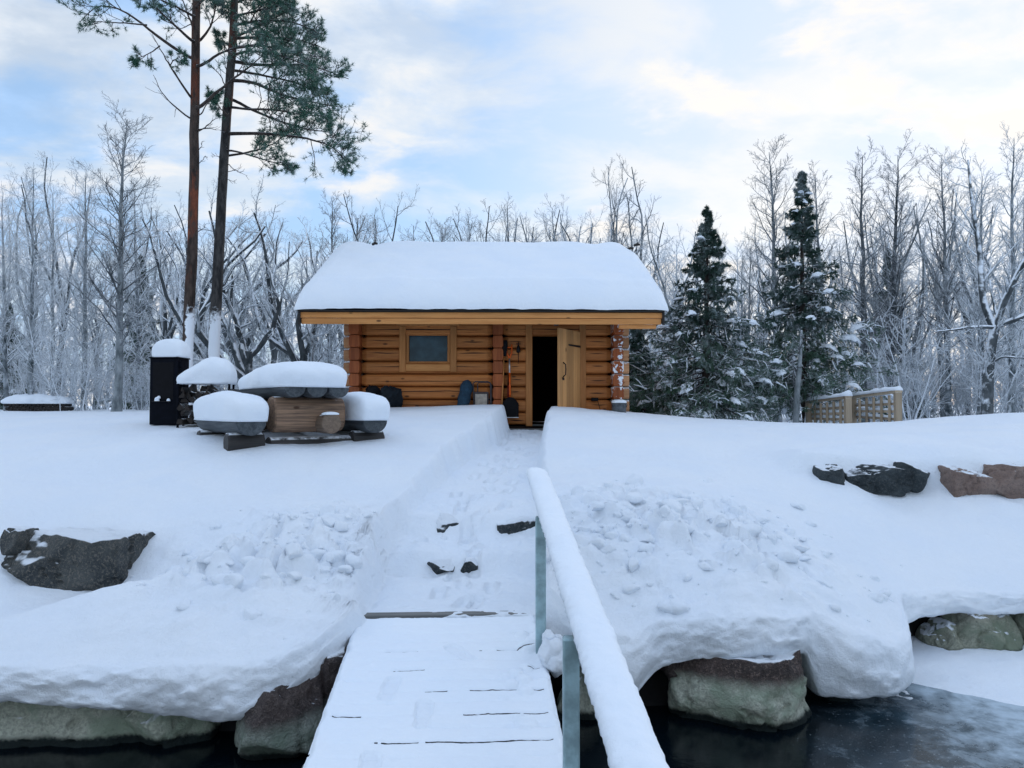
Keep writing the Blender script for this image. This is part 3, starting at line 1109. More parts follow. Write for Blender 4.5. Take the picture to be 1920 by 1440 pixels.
def deck_snow():
    us = np.linspace(-GW / 2 - .025, GW / 2 + .025, 150)
    vs = np.arange(.0, GLEN - .05, .0105)
    U, Vv = np.meshgrid(us, vs)
    jn = np.round((Vv - .004) / pw)
    dv = np.abs(Vv - .004 - jn * pw)
    gapm = fbm2(U * 3.6, jn * 3.7, 1, 3, 60) + .22 * (U / .67) + .02
    gap = sstep(.0, .12, gapm) * (jn > 1.5)
    h = .028 + .010 * fbm2(U, Vv, 5, 4, 61) + .0035 * fbm2(U, Vv, 26, 3, 62)
    h = h - .017 * np.exp(-(dv / .018) ** 2) * (.35 + .65 * gap)
    e = np.minimum(U + GW / 2 + .025, GW / 2 + .025 - U) + .02 * fbm2(Vv, U * .2, 9, 3, 63)
    h = h * sstep(-.012, .03, e) + .012 * np.exp(-((e - .04) / .03) ** 2)
    # boot prints (u, v, heading)
    for bu, bv, ba in [(-.33, 1.10, .12), (.10, .62, -.6), (-.10, 1.42, .02), (-.34, 1.95, -.1), (-.05, 2.3, .1)]:
        a = ba
        du, dvv = U - bu, Vv - bv
        x = du * math.cos(a) + dvv * math.sin(a)
        y = -du * math.sin(a) + dvv * math.cos(a)
        wdt = .052 - .012 * sstep(-.02, .08, y) * (1 - sstep(.08, .14, y))
        q = np.sqrt((x / wdt) ** 2) ** 4 + (np.abs(y) / .15) ** 6
        ins = 1 - sstep(.6, 1.25, q)
        tread = .0022 * np.sign(np.sin((y + np.abs(x) * .9) * 230))
        h = h - ins * (.0145 + tread * sstep(.2, .6, 1 - q * .4)) + .004 * np.exp(-((q - 1.6) / .6) ** 2)
    # spilled clods by the post
    for cu, cv, cr in [(.47, .95, .05), (.52, 1.02, .06), (.43, 1.08, .045), (.55, .86, .05), (.40, .98, .03), (.50, 1.55, .06), (.45, 1.5, .035), (.6, .55, .09), (.55, .35, .05), (.52, 1.18, .05), (.38, 1.25, .03)]:
        q = ((U - cu) ** 2 + (Vv - cv) ** 2) / cr ** 2 + .5 * fbm2(U, Vv, 22, 2, 66)
        h = h + np.sqrt(np.clip(1 - q, 0, 1)) * cr * .55
    V = np.stack([U, -Vv, h], -1).reshape(-1, 3)
    m_, n_ = U.shape
    hole = (gap > .55) & (dv < .0078) & (np.abs(U) < GW / 2 - .03)
    hole |= (e < -.004)
    i = np.arange(m_ - 1)[:, None] * n_
    j = np.arange(n_ - 1)[None]
    f = np.stack([i + j, i + n_ + j, i + n_ + j + 1, i + j + 1], -1)
    keep = ~(hole[:-1, :-1] & hole[1:, 1:])
    o = link('deck_snow', mesh_np('deck_snow', V, [f[keep].reshape(-1, 4)]), M['snow_deck'])
    o.matrix_world = Matrix.Translation(GA) @ GM
    tag(o, 'thin trodden snow with boot prints on the gangway planks', 'snow', kind='stuff')


deck_snow()

# landing edge board at the top of the gangway
lb = MB().box(-.70, .70, .02, .12, -.06, .038, .006)
lo = lb.build('landing_board', M['grey_deck'])
lo.location = GA
lo.rotation_euler = (0, 0, math.atan2(GX[1], GX[0]))
tag(lo, 'dark grey edge board at the head of the gangway', 'board')

# railing: posts and sloping plank with a ridge of snow
RL0 = np.array([.31, 2.3, 0])
rdir_d = np.array([2.0, 6.64])


def rail_pt(d):
    x = .31 - .18 * (d - 2.55) / 4.11
    z = rz(-.755 + .135 * (d - 5.4))
    return np.array([x + .08, d, z])


railing = empty('railing', rail_pt(5.4) - np.array([0, 0, .95]), 0, 'handrail of pale plank on two galvanised posts under a ridge of snow', 'railing')
RO = np.array(railing.location)
for d, cx, wd in ((5.4, .200, .072), (3.46, .262, .072)):
    t = rail_pt(d)[2] - .002
    base = rz(-1.64 - .13 * (6 - d)) - .12
    mb = MB().box(cx - wd / 2, cx + wd / 2, d - wd / 2, d + wd / 2, base, t, .008)
    mb.V = [v - RO for v in mb.V]
    p = mb.build('post', M['galv'], railing)
    mb = MB().box(cx - .055, cx + .055, d - .055, d + .055, base, base + .10, .006)
    mb.V = [v - RO for v in mb.V]
    mb.build('post_socket', M['galv'], railing)
a, b2 = rail_pt(2.0), rail_pt(6.64)
dirv = (b2 - a) / np.linalg.norm(b2 - a)
sx = np.array([dirv[1], -dirv[0], 0])
sx /= np.linalg.norm(sx)
nn = np.cross(sx, dirv)
pr = [(-.078, 0), (.078, 0), (.078, .03), (-.078, .03)]
MB().rings([[p + sx * u + nn * v - RO for u, v in pr] for p in (a, b2)]).build('handrail', M['rail_wood'], railing)
# snow ridge on the plank
ns = 420
tt = np.linspace(0, 1, ns)
prof_a = np.linspace(0, math.pi, 18)
rings = []
for k, t in enumerate(tt):
    p = a + (b2 - a) * t
    endk = math.sqrt(max(0.0, 1 - max(0, (t - .985) / .015) ** 2)) * .85 + .15
    hw = .088 * (.75 + .25 * endk)
    row = []
    for q, an in enumerate(prof_a):
        u = math.cos(an)
        v = math.sin(an) ** .62
        row.append(p + sx * (u * hw) + nn * (.030 + v * .066 * endk))
    rings.append(row)
rings = np.array(rings)
rg_n = fbm(rings * np.array([9, 9, 9]), 4, 70)[..., None] * .013 + fbm(rings * 3.0, 2, 74)[..., None] * .012 + fbm(rings * 45, 3, 71)[..., None] * .0035
rings = rings + nn * rg_n + sx * (fbm(rings * 30, 3, 72)[..., None] * .008)
mb = MB().rings(rings, cap=True, close=True)
tag(mb.build('handrail_snow', M['snow_deck'], smooth=True), 'rounded ridge of fresh snow lying along the handrail', 'snow', kind='stuff')
# ================================================================ log sauna cabin
CZ = rz(-.32)                                   # floor level
CABROT = R(1.0)
cabin = empty('log_cabin', (0, CAB_Y, CZ), CABROT, 'small orange log cabin with open door and deep snow on its roof', 'cabin')


def cx_(px, d=CAB_Y):
    return (px - 960) / F * d


LOGH = .24
NLOG = 10


def log_profile(h, depth=.18, bul=.05):
    q = h / 2
    g = .006
    return [(0.012, -q + g), (-bul * .72, -q + .026), (-bul, -q * .58), (-bul, q * .58), (-bul * .72, q - .026), (.012, q - g), (depth, q - g), (depth, -q + g)]


def wall_log(x0, x1, h=LOGH, taper0=False, taper1=False):
    pr = log_profile(h)
    mb = MB()
    L = x1 - x0
    st = [(x0, .35 if taper0 else 1)] + ([(x0 + .09, 1)] if taper0 else []) + ([(x1 - .09, 1)] if taper1 else []) + [(x1, .35 if taper1 else 1)]
    rings = []
    for x, k in st:
        rings.append([(x, (y * k if y < 0 else y), z * (1 if k == 1 else .80)) for y, z in pr])
    return mb.rings(rings[::-1])


WIN = (cx_(762), cx_(844))
WINZ = (.32 + 82 / F * CAB_Y, .32 + 143 / F * CAB_Y)      # sill and head above the floor
DOOR = (cx_(998), cx_(1086))
DOORH = 1.76
MIDX = (cx_(923), cx_(944))
X0, X1 = CAB_X0, CAB_X1
crack = random.Random(3)
for k in range(NLOG):
    zc = (k + .5) * LOGH
    z0, z1 = k * LOGH, (k + 1) * LOGH
    cuts = [(X0 + .10, MIDX[0] - .0), (MIDX[1], X1 - .10)]
    segs = []
    for a0, b0 in cuts:
        parts = [(a0, b0)]
        for o0, o1, oz0, oz1 in ((WIN[0] - .06, WIN[1] + .06, WINZ[0] - .02, WINZ[1] + .02), (DOOR[0] - .10, DOOR[1] + .10, -1, DOORH + .02)):
            if z1 > oz0 + .1 and z0 < oz1 - .1:
                np_ = []
                for p0, p1 in parts:
                    if o1 <= p0 or o0 >= p1:
                        np_.append((p0, p1))
                    else:
                        if o0 - p0 > .03:
                            np_.append((p0, o0))
                        if p1 - o1 > .03:
                            np_.append((o1, p1))
                parts = np_
        segs += parts
    for s0, s1 in segs:
        t0 = abs(s0 - (X0 + .10)) < .01 or abs(s0 - MIDX[1]) < .01
        t1 = abs(s1 - (X1 - .10)) < .01 or abs(s1 - MIDX[0]) < .01
        o = wall_log(s0, s1, LOGH, t0, t1).build('log', M['log'], cabin)
        o.location = (0, 0, zc)
        # drying crack along the log
        if s1 - s0 > .3:
            L = s1 - s0
            n = 26
            xx = np.linspace(s0 + .04 + crack.random() * .1, s1 - .04 - crack.random() * .1, n)
            zz_ = crack.uniform(-.03, .04) + .014 * fbm2(xx, xx * 0 + k, 3, 3, k + 90)
            P = np.stack([xx, np.full(n, -.0505), zz_], -1)
            th = .006 + .005 * crack.random()
            up = np.array([0, 0, th])
            V = np.vstack([P - up * np.sin(np.linspace(0, math.pi, n))[:, None], P + up * np.sin(np.linspace(0, math.pi, n))[:, None]])
            i = np.arange(n - 1)
            me = mesh_np('crack', V, [np.stack([i, i + 1, i + n + 1, i + n], -1)], False)
            link('crack', me, M['inside'], o)


def log_end(x, ylen, z, w, mat, back=.05, seed=0):
    rg = random.Random(seed)
    hw = w / 2 * rg.uniform(.94, 1.04)
    q = LOGH / 2 - .004
    pr = [(-hw * .78, -q), (hw * .78, -q), (hw, -q * .62), (hw, q * .62), (hw * .78, q), (-hw * .78, q), (-hw, q * .62), (-hw, -q * .62)]
    y = -ylen * rg.uniform(.96, 1.04)
    rings = [[(u, back, v) for u, v in pr], [(u, y + .018, v) for u, v in pr], [(u * .92, y, v * .93) for u, v in pr]]
    o = MB().rings(rings).build('log_end', mat, cabin)
    o.location = (x, 0, z)
    return o


LW = .205
for k in range(NLOG):
    z = (k + .5) * LOGH
    ext = .26 if k < 7 else (.34 if k == 7 else .5)
    log_end(X0, ext, z, LW, M['logend'], seed=k)
    log_end((MIDX[0] + MIDX[1]) / 2, .17 if k < 8 else .25, z, LW, M['logend'], seed=30 + k)
    log_end(X1, ext, z, LW, M['logend_snow'] if 1 <= k <= 7 else M['logend'], seed=60 + k)
    # butts of the front-wall logs, crossing the corners (half a log lower)
    for side, xw in ((-1, X0), (1, X1)):
        q = LOGH / 2 - .008
        xa, xb = sorted((xw + side * .10, xw + side * .24))
        pr = log_profile(LOGH * .96, .15, .045)
        rr = [[(xa, y, zz) for y, zz in pr], [(xb, y, zz) for y, zz in pr]]
        o = MB().rings(rr[::-1]).build('log_stub', M['logside'], cabin)
        o.location = (0, .012, z)
    # side and rear walls
    for xw in (X0, X1):
        o = MB().box(-.085, .085, .06, CAB_D, -LOGH / 2 + .003, LOGH / 2 - .003, .02).build('log', M['logside'], cabin)
        o.location = (xw, 0, z)
    o = MB().box(X0 + .09, X1 - .09, CAB_D - .17, CAB_D - .01, -LOGH / 2 + .003, LOGH / 2 - .003, .02).build('log', M['logside'], cabin)
    o.location = (0, 0, z)

# inner lining and floor
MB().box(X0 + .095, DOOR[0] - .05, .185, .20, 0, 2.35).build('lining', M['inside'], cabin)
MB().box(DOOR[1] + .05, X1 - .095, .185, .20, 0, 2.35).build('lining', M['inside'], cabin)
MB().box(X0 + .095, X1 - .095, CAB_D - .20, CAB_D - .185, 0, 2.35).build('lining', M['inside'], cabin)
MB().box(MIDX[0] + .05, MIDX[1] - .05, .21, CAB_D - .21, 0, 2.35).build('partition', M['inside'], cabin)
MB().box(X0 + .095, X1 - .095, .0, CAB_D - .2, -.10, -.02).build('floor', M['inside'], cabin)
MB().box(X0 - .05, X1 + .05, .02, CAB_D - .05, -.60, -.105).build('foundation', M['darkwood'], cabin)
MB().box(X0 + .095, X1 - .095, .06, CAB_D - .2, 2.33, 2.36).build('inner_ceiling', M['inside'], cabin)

# ---- door frame
for x0, x1 in ((DOOR[0] - .125, DOOR[0]), (DOOR[1], DOOR[1] + .125)):
    MB().box(x0, x1, -.085, .19, -.02, DOORH + .13, .008).build('door_post', M['casing'], cabin)
MB().box(DOOR[0] - .16, DOOR[1] + .16, -.09, .19, DOORH + .132, DOORH + .262, .008).build('door_lintel', M['casing'], cabin)
MB().box(DOOR[0] + .002, DOOR[1] - .002, .02, .18, DOORH + .01, DOORH + .128, .006).build('door_head', M['casing'], cabin)
MB().box(DOOR[0] + .002, DOOR[1] - .002, -.06, .19, -.018, .012, .005).build('threshold', M['grey_deck'], cabin)
# porch step boards
for k in range(3):
    o = MB().box(DOOR[0] - .62, DOOR[1] + .30, -.145, -.005, -.06, 0, .006).build('step_board', M['grey_deck'], cabin)
    o.location = (0, -.10 - k * .15, -.06)

# ---- open door leaf: hinged on the right, swung out
door = empty('door', (DOOR[1] - .005, -.09, .02), R(58), parent=cabin)
DW, DH = .845, DOORH - .03
nb = 6
for k in range(nb):
    xa = -DW + k * DW / nb
    MB().box(xa + .0015, xa + DW / nb - .0015, -.022, .022, 0, DH, .004).build('plank', M['doorwood'], door)
for zc in (.22, DH - .30):
    MB().box(-.78, -.01, .023, .045, zc - .05, zc + .05, .004).build('batten', M['doorwood'], door)
for zc in (.20, DH - .28):
    mb = MB()
    mb.rings([[(x, -.024, zc - h), (x, -.030, zc - h), (x, -.030, zc + h), (x, -.024, zc + h)] for x, h in ((-.50, .006), (-.46, .016), (0, .020))])
    mb.build('strap_hinge', M['iron'], door)
hp = np.array([(-.70, -.024, .86), (-.70, -.07, .90), (-.70, -.075, 1.0), (-.70, -.07, 1.08), (-.70, -.024, 1.12)])
MB().tubes(hp, np.full(5, .011), 8, True).build('handle', M['iron'], door, True)
MB().box(-.735, -.665, -.03, -.0225, .80, .85, .004).build('handle_plate', M['iron'], door)
MB().tubes(np.array([(-.745, -.024, .84), (-.745, -.06, .84), (-.80, -.065, .825)]), np.full(3, .008), 6, True).build('latch', M['iron'], door, True)

# ---- window
win = MB()
fw = .05
x0, x1, z0, z1 = WIN[0], WIN[1], WINZ[0], WINZ[1]
win.box(x0, x0 + fw, -.035, .12, z0, z1, .005).box(x1 - fw, x1, -.035, .12, z0, z1, .005)
win.box(x0 + fw, x1 - fw, -.034, .12, z0, z0 + fw, .005).box(x0 + fw, x1 - fw, -.034, .12, z1 - fw, z1, .005)
wo = win.build('window', M['casing'], cabin)
MB().box(x0 + fw, x1 - fw, .045, .055, z0 + fw, z1 - fw).build('pane', M['glass'], wo)
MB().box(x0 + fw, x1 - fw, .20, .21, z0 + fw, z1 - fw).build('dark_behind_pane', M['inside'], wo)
cw = .125
MB().box(x0 - cw, x0 - .004, -.085, -.01, z0 - .15, z1 + .10, .008).build('casing_board', M['casing'], wo)
MB().box(x1 + .004, x1 + cw, -.085, -.01, z0 - .15, z1 + .10, .008).build('casing_board', M['casing'], wo)
MB().box(x0 - .003, x1 + .003, -.078, -.012, z0 - .13, z0 - .003, .008).build('casing_board', M['fascia'], wo)
MB().box(x0 - cw - .05, x1 + cw + .05, -.09, -.012, z1 + .103, z1 + .22, .008).build('casing_board', M['casing'], wo)

# ---- roof
ED, RD = 1.2, 2.1                     # front overhang, wall to ridge
EZ = 1.687 + .32                      # top of fascia above the floor
RZ = 3.18 + .32
SL = (RZ - EZ) / (ED + RD)
EX0, EX1 = cx_(561, 13.3), cx_(1242, 13.3)
roof = empty('roof', (0, 0, 0), 0, parent=cabin)


def roof_slab(y0, y1, zt0, zt1, th, x0, x1, name, mat):
    mb = MB()
    mb.rings([[(x, y0, zt0), (x, y1, zt1), (x, y1, zt1 - th), (x, y0, zt0 - th)] for x in (x1, x0)])
    return mb.build(name, mat, roof)


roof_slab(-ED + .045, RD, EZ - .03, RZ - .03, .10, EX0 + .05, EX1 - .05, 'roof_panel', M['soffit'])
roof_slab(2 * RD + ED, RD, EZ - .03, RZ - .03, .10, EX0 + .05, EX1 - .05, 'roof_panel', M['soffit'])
roof_slab(-ED - .05, RD, EZ - .004, RZ + .02, .022, EX0 - .03, EX1 + .03, 'roofing_felt', M['darkwood'])
roof_slab(2 * RD + ED, RD, EZ - .004, RZ + .02, .022, EX0 - .03, EX1 + .03, 'roofing_felt', M['darkwood'])
MB().box(EX0, EX1, -ED, -ED + .04, EZ - .128, EZ - .030, .004).build('fascia_board', M['fascia'], roof)
MB().box(EX0 + .02, EX1 - .02, -ED + .012, -ED + .04, EZ - .235, EZ - .134, .006).build('fascia_board', M['fascia'], roof)
MB().box(EX1 - .75, EX1 - .10, -ED + .05, -ED + .16, EZ - .30, EZ - .235, .004).build('purlin', M['fascia'], roof)
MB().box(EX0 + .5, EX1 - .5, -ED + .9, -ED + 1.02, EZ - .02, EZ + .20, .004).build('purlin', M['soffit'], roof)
for xa in (EX0 - .03, EX1 - .01):      # barge boards
    roof_slab(-ED - .03, RD, EZ - .03, RZ - .01, .22, xa, xa + .04, 'barge_board', M['darkwood'])
    roof_slab(2 * RD + ED, RD, EZ - .03, RZ - .01, .22, xa, xa + .04, 'barge_board', M['darkwood'])
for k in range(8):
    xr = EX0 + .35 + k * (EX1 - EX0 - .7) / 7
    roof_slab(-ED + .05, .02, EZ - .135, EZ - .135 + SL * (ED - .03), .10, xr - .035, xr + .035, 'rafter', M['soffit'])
# gables above the side walls
for xw in (X0, X1):
    mb = MB()
    zt = NLOG * LOGH
    pts = [(0, zt), (CAB_D, zt), (RD, EZ + SL * (ED + RD) - .16)]
    mb.rings([[(x, y, z) for y, z in pts] for x in (xw + .07, xw - .07)])
    mb.build('gable', M['logside'], cabin)
# small lamp over the door
lamp = MB().tubes(np.array([(cx_(1042), -.16, 1.93), (cx_(1042), -.16, 1.86)]), np.array([.035, .045]), 12, True)
lamp.box(cx_(1042) - .03, cx_(1042) + .03, -.16, -.05, 1.93, 1.96, .004)
tag(lamp.build('porch_lamp', m_plain('lamp_glass', (.10, .16, .20), .2), cabin))


# ---- snow on the roof: thick blanket rounded at all edges
def roof_snow():
    nu, nv = 190, 150
    xa, xb = EX0 - .07, EX1 + .07
    us = np.linspace(0, 1, nu)
    us = us - .035 * np.sin(2 * math.pi * us) * 1.6
    vs = np.linspace(-1, 1, nv)
    vs = np.sign(vs) * (1 - (1 - np.abs(vs)) ** 1.5)
    U, Vv = np.meshgrid(us, vs)
    D = ED + RD + .07
    Y = RD + Vv * D
    X = xa + (xb - xa) * U
    a = np.abs(Vv)
    base = RZ + .02 - SL * a * (ED + RD)
    ridge = (np.sqrt(a ** 2 + .05 ** 2) - .05) / (math.sqrt(1 + .05 ** 2) - .05)
    base = RZ + .02 - (SL * (ED + RD) + .05) * ridge
    ex = np.minimum(X - xa, xb - X)
    ey = (1 - a) * D
    ee = .34
    kx = np.sqrt(np.clip(1 - (1 - np.clip(ex / ee, 0, 1)) ** 2, 0, 1))
    ky = np.sqrt(np.clip(1 - (1 - np.clip(ey / .55, 0, 1)) ** 2, 0, 1))
    th = .40 * kx * (.12 + .88 * ky) * (ey > -1)
    th = th * (1 + .10 * fbm2(X, Y, .8, 3, 80)) + .022 * fbm2(X, Y, 2.4, 4, 81) * kx
    # a slumped crest with dents near the ridge ends
    for dx, dp, wd in ((cx_(705, 16.6), .10, .25), (cx_(1190, 16.6), .16, .30), (cx_(1120, 16.6), .05, .25)):
        th -= dp * np.exp(-((X - dx) / wd) ** 2 - ((a - .06) / .09) ** 2)
    # fold where the blanket creeps over the eave
    th += .02 * np.exp(-((ey - .50 - .06 * fbm2(X, Y * 0, .7, 2, 82)) / .10) ** 2)
    Z = base + np.clip(th, -.02, None)
    bulge = .05 * np.sin(np.clip(kx, 0, 1) * math.pi)
    X = X + np.where(X < (xa + xb) / 2, -1, 1) * bulge * (ex < ee)
    V = np.stack([X, Y, Z], -1).reshape(-1, 3)
    i = np.arange(nv - 1)[:, None] * nu
    j = np.arange(nu - 1)[None]
    f = np.stack([i + j, i + j + 1, i + nu + j + 1, i + nu + j], -1).reshape(-1, 4)
    o = link('roof_snow', mesh_np('roof_snow', V, [f]), M['snow_cap'])
    o.location = cabin.location
    o.rotation_euler = cabin.rotation_euler
    tag(o, 'thick smooth blanket of snow covering the cabin roof', 'snow', kind='stuff')


roof_snow()
# stubs of the ridge poles poking through the snow
for px, py, d in ((1193, 461, 16.3), (1181, 468, 16.1), (704, 459, 16.3)):
    c = W(px, py, d)
    mb = MB().tubes(np.array([[-.05, -.04, 0], [.0, -.10, .012], [.06, -.12, .0]]), np.array([.028, .03, .022]), 7, True)
    o = mb.build('ridge_pole_end', M['darkwood'], roof)
    o.location = Matrix.Rotation(-CABROT, 3, 'Z') @ (Vector(c) - Vector(cabin.location))


# ================================================================ things by the cabin wall
def cab_pt(px, py, dy=-.12):
    d = CAB_Y + dy
    return W(px, py, d)


# snow shovel
p0, p1 = cab_pt(955, 665, -.10), cab_pt(957, 780, -.26)
shovel = empty('snow_shovel', p1, 0, 'snow shovel with orange handle and black blade leaning by the door', 'shovel')
sv = np.array(p0) - np.array(p1)
MB().tubes(np.array([sv * .97, sv * .66]), np.array([.014, .016]), 8, True).build('metal_shaft', M['alu'], shovel, True)
MB().tubes(np.array([sv * .70, sv * .30]), np.array([.018, .020]), 8, True).build('orange_grip', M['orange'], shovel, True)
MB().tubes(np.array([sv * .31, sv * .22]), np.array([.015, .015]), 8, True).build('metal_shaft', M['alu'], shovel, True)
gh = MB().tubes(np.array([sv * .94, sv * 1.03 + [-.045, 0, 0], sv * 1.13 + [-.052, 0, 0], sv * 1.17 + [-.048, 0, 0]]), np.array([.016, .015, .014, .012]), 7, True)
gh.tubes(np.array([sv * .94, sv * 1.03 + [.045, 0, 0], sv * 1.13 + [.052, 0, 0], sv * 1.17 + [.048, 0, 0]]), np.array([.016, .015, .014, .012]), 7, True)
gh.tubes(np.array([sv * 1.12 + [-.055, 0, 0], sv * 1.12 + [.055, 0, 0]]), np.array([.015, .015]), 7, True)
gh.build('handle', M['orange'], shovel, True)
# scoop blade, arched
rows = []
for v in np.linspace(0, 1, 9):
    row = []
    for u in np.linspace(-1, 1, 15):
        wd = .155 * (1 - .30 * max(0, v - .72) / .28 * 1.0)
        zz_ = -.02 + v * .37 - (.06 * u * u * max(0, v - .6) / .4)
        row.append((u * wd, -.03 * (1 - u * u) - .02 * (1 - v) + .05, zz_))
    rows.append(row)
rows = np.array(rows)
bl = MB()
m_, n_ = rows.shape[:2]
i_ = np.arange(m_ - 1)[:, None] * n_
j_ = np.arange(n_ - 1)[None]
ff = np.stack([i_ + j_, i_ + j_ + 1, i_ + n_ + j_ + 1, i_ + n_ + j_], -1).reshape(-1, 4)
bl.add(rows.reshape(-1, 3), ff).add(rows.reshape(-1, 3) + [0, .008, 0], ff[:, ::-1])
bl.build('blade', M['black_plastic'], shovel, True)
MB().box(-.155, .155, .025, .036, -.035, -.018, .003).build('blade_edge', M['alu'], shovel)

# broom stick with a dark pad on top
q0, q1 = cab_pt(945, 668, -.10), cab_pt(941, 762, -.22)
bro = empty('broom', q1, 0, 'long wooden broom standing head up beside the middle log ends', 'broom')
bv = np.array(q0) - np.array(q1)
MB().tubes(np.array([bv * 0, bv * 1.0]), np.array([.013, .013]), 8, True).build('stick', M['casing'], bro, True)
bh = bv * 1.0
rg_ = [[(bh[0] + x * s, bh[1] + y * s, bh[2] + z) for x, y in ((-.06, -.04), (.06, -.04), (.06, .04), (-.06, .04))] for z, s in ((0, .45), (.06, .9), (.24, 1.15), (.30, 1.0))]
MB().rings(rg_).build('head', M['black_plastic'], bro, False)
# small red handled tool behind the shovel
r0, r1 = cab_pt(954, 700, -.07), cab_pt(953, 745, -.12)
tl = empty('hand_brush', r1, 0, 'slim dark red brush hanging behind the shovel shaft', 'brush')
rv = np.array(r0) - np.array(r1)
MB().tubes(np.array([rv * 0, rv * .5]), np.array([.022, .02]), 8, True).build('red_part', m_plain('dark_red_plastic', (.16, .012, .01), .5), tl, True)
MB().tubes(np.array([rv * .5, rv * 1.0]), np.array([.021, .014]), 8, True).build('black_part', M['black_plastic'], tl, True)
# iron lantern-like tool hanging on the wall
hc = cab_pt(972, 655, -.07)
ih = empty('hanging_iron', hc, 0, 'black wrought iron ornament hanging on the log wall beside the door', 'ornament')
MB().tubes(np.array([(0, 0, .15), (0, 0, .04)]), np.array([.008, .010]), 6, True).build('hook', M['iron'], ih, True)
MB().tubes(np.array([(0, 0, .08), (0, 0, .05), (0, 0, -.04), (0, 0, -.06)]), np.array([.010, .03, .042, .035]), 8, True).build('bell', M['iron'], ih, True)
MB().box(-.045, .045, -.008, .008, .095, .107, .002).build('crossbar', M['iron'], ih)
MB().tubes(np.array([(0, 0, -.06), (0, 0, -.27)]), np.array([.008, .006]), 6, True).build('rod', M['iron'], ih, True)
# outlet box and cable
oc = cab_pt(1115, 749, -.075)
ob = empty('outlet_box', oc, 0, 'small black outlet box with hanging cable on the lower wall', 'outlet')
MB().box(-.065, .065, -.04, .03, -.032, .032, .006).build('box', M['black_plastic'], ob)
MB().tubes(np.array([(.05, -.02, -.02), (.075, -.03, -.10), (.10, -.04, -.20), (.12, -.06, -.30)]), np.full(4, .006), 6).build('cable', M['black_plastic'], ob, True)
# grey bucket with snow at the right corner
bc = W(1161, 776, 13.95)
bk = empty('bucket', bc, 0, 'grey zinc bucket with snow on it below the snowy cabin corner', 'bucket')
th_ = np.linspace(0, 2 * math.pi, 25)[:-1]
MB().rings([[(r * math.cos(t), r * math.sin(t), z) for t in th_] for z, r in ((-.08, .115), (.10, .130), (.185, .136), (.19, .141), (.20, .141))]).build('pail', m_plain('zinc', (.11, .12, .13), .45, .5), bk, True)
hv = np.array([(.135 * math.cos(t), -.06, .17 - .10 * math.sin(t)) for t in np.linspace(0, math.pi, 14)])
MB().tubes(hv, np.full(14, .005), 6).build('bail_handle', M['iron'], bk, True)


def cap_mesh(name, L, Wd, H, seed, n=4.0, nz=2.6, amp=.05, mod=None, skirt=0.0):
    V, Fc = ICO[5]
    V = V.copy()
    k = (np.abs(V[:, 0]) ** n + np.abs(V[:, 1]) ** n + np.abs(V[:, 2]) ** nz) ** (-1 / n)
    V = V * k[:, None]
    V[:, 2] = np.where(V[:, 2] < 0, V[:, 2] * .02 - skirt, V[:, 2])
    # bulge over the edge of what carries it
    sw = 1 + .05 * np.sin(np.clip(V[:, 2], 0, 1) * math.pi)
    V = V * np.array([L / 2, Wd / 2, H])
    V[:, :2] *= sw[:, None]
    nr = V / (np.linalg.norm(V, axis=1, keepdims=True) + 1e-6)
    dsp = amp * fbm(V * 2.2 + seed, 4, seed) + amp * .25 * fbm(V * 9 + seed, 3, seed + 3)
    V = V + nr * (dsp * (V[:, 2] > .005))[:, None]
    V[:, 2] = np.maximum(V[:, 2], -skirt * H)
    if mod is not None:
        V = mod(V)
    return mesh_np(name, V, [Fc])


def snow_cap(name, label, loc, rotz, L, Wd, H, seed, **kw):
    o = link(name, cap_mesh(name, L, Wd, H, seed, **kw), M['snow_cap'])
    o.location = loc
    o.rotation_euler = (0, 0, rotz)
    return tag(o, label, 'snow', kind='stuff')


snow_cap('bucket_snow', 'small cap of snow on the zinc bucket', (bc[0], bc[1], bc[2] + .195), 0, .27, .27, .07, 4, n=2.2, amp=.02)

# blue rolled cover leaning on the wall
k0, k1 = cab_pt(877, 713, -.12), cab_pt(866, 772, -.30)
kv = np.array(k0) - np.array(k1)
ts_ = np.linspace(0, 1, 24)
Pk = np.array([kv * t for t in ts_])
Rk = .115 * np.sqrt(np.clip(1 - (np.abs(ts_ - .5) * 2) ** 6, 0.02, 1)) * (1 + .06 * np.sin(ts_ * 19))
ck = MB().tubes(Pk, Rk, 18, True)
ck.V = [v + (v * 0 + .012 * fbm(v * 12, 3)[:, None]) for v in ck.V]
co_ = ck.build('rolled_cover', M['blue'], smooth=True)
co_.location = k1
tag(co_, 'blue rolled cover leaning against the log wall', 'cover')
# folding chair frame with a pale panel
fc = cab_pt(903, 766, -.18)
fr = empty('folded_chair', fc, 0, 'folded grey tube chair with pale panel leaning beside the blue roll', 'chair')
t_ = [(-.14, 0, 0), (-.16, .02, .47), (-.12, .02, .50), (.12, .02, .50), (.165, .02, .46), (.165, 0, 0)]
MB().tubes(np.array(t_), np.full(6, .013), 7).build('outer_frame', M['greyframe'], fr, True)
MB().tubes(np.array([(x * .8 + .05, y + .03, z * .98) for x, y, z in t_]), np.full(6, .012), 7).build('inner_frame', M['greyframe'], fr, True)
MB().box(-.12, .10, .0, .015, .06, .27, .006).build('panel', M['panel'], fr)
MB().box(-.15, .13, .018, .028, .02, .31, .006).build('backing', M['greyframe'], fr)


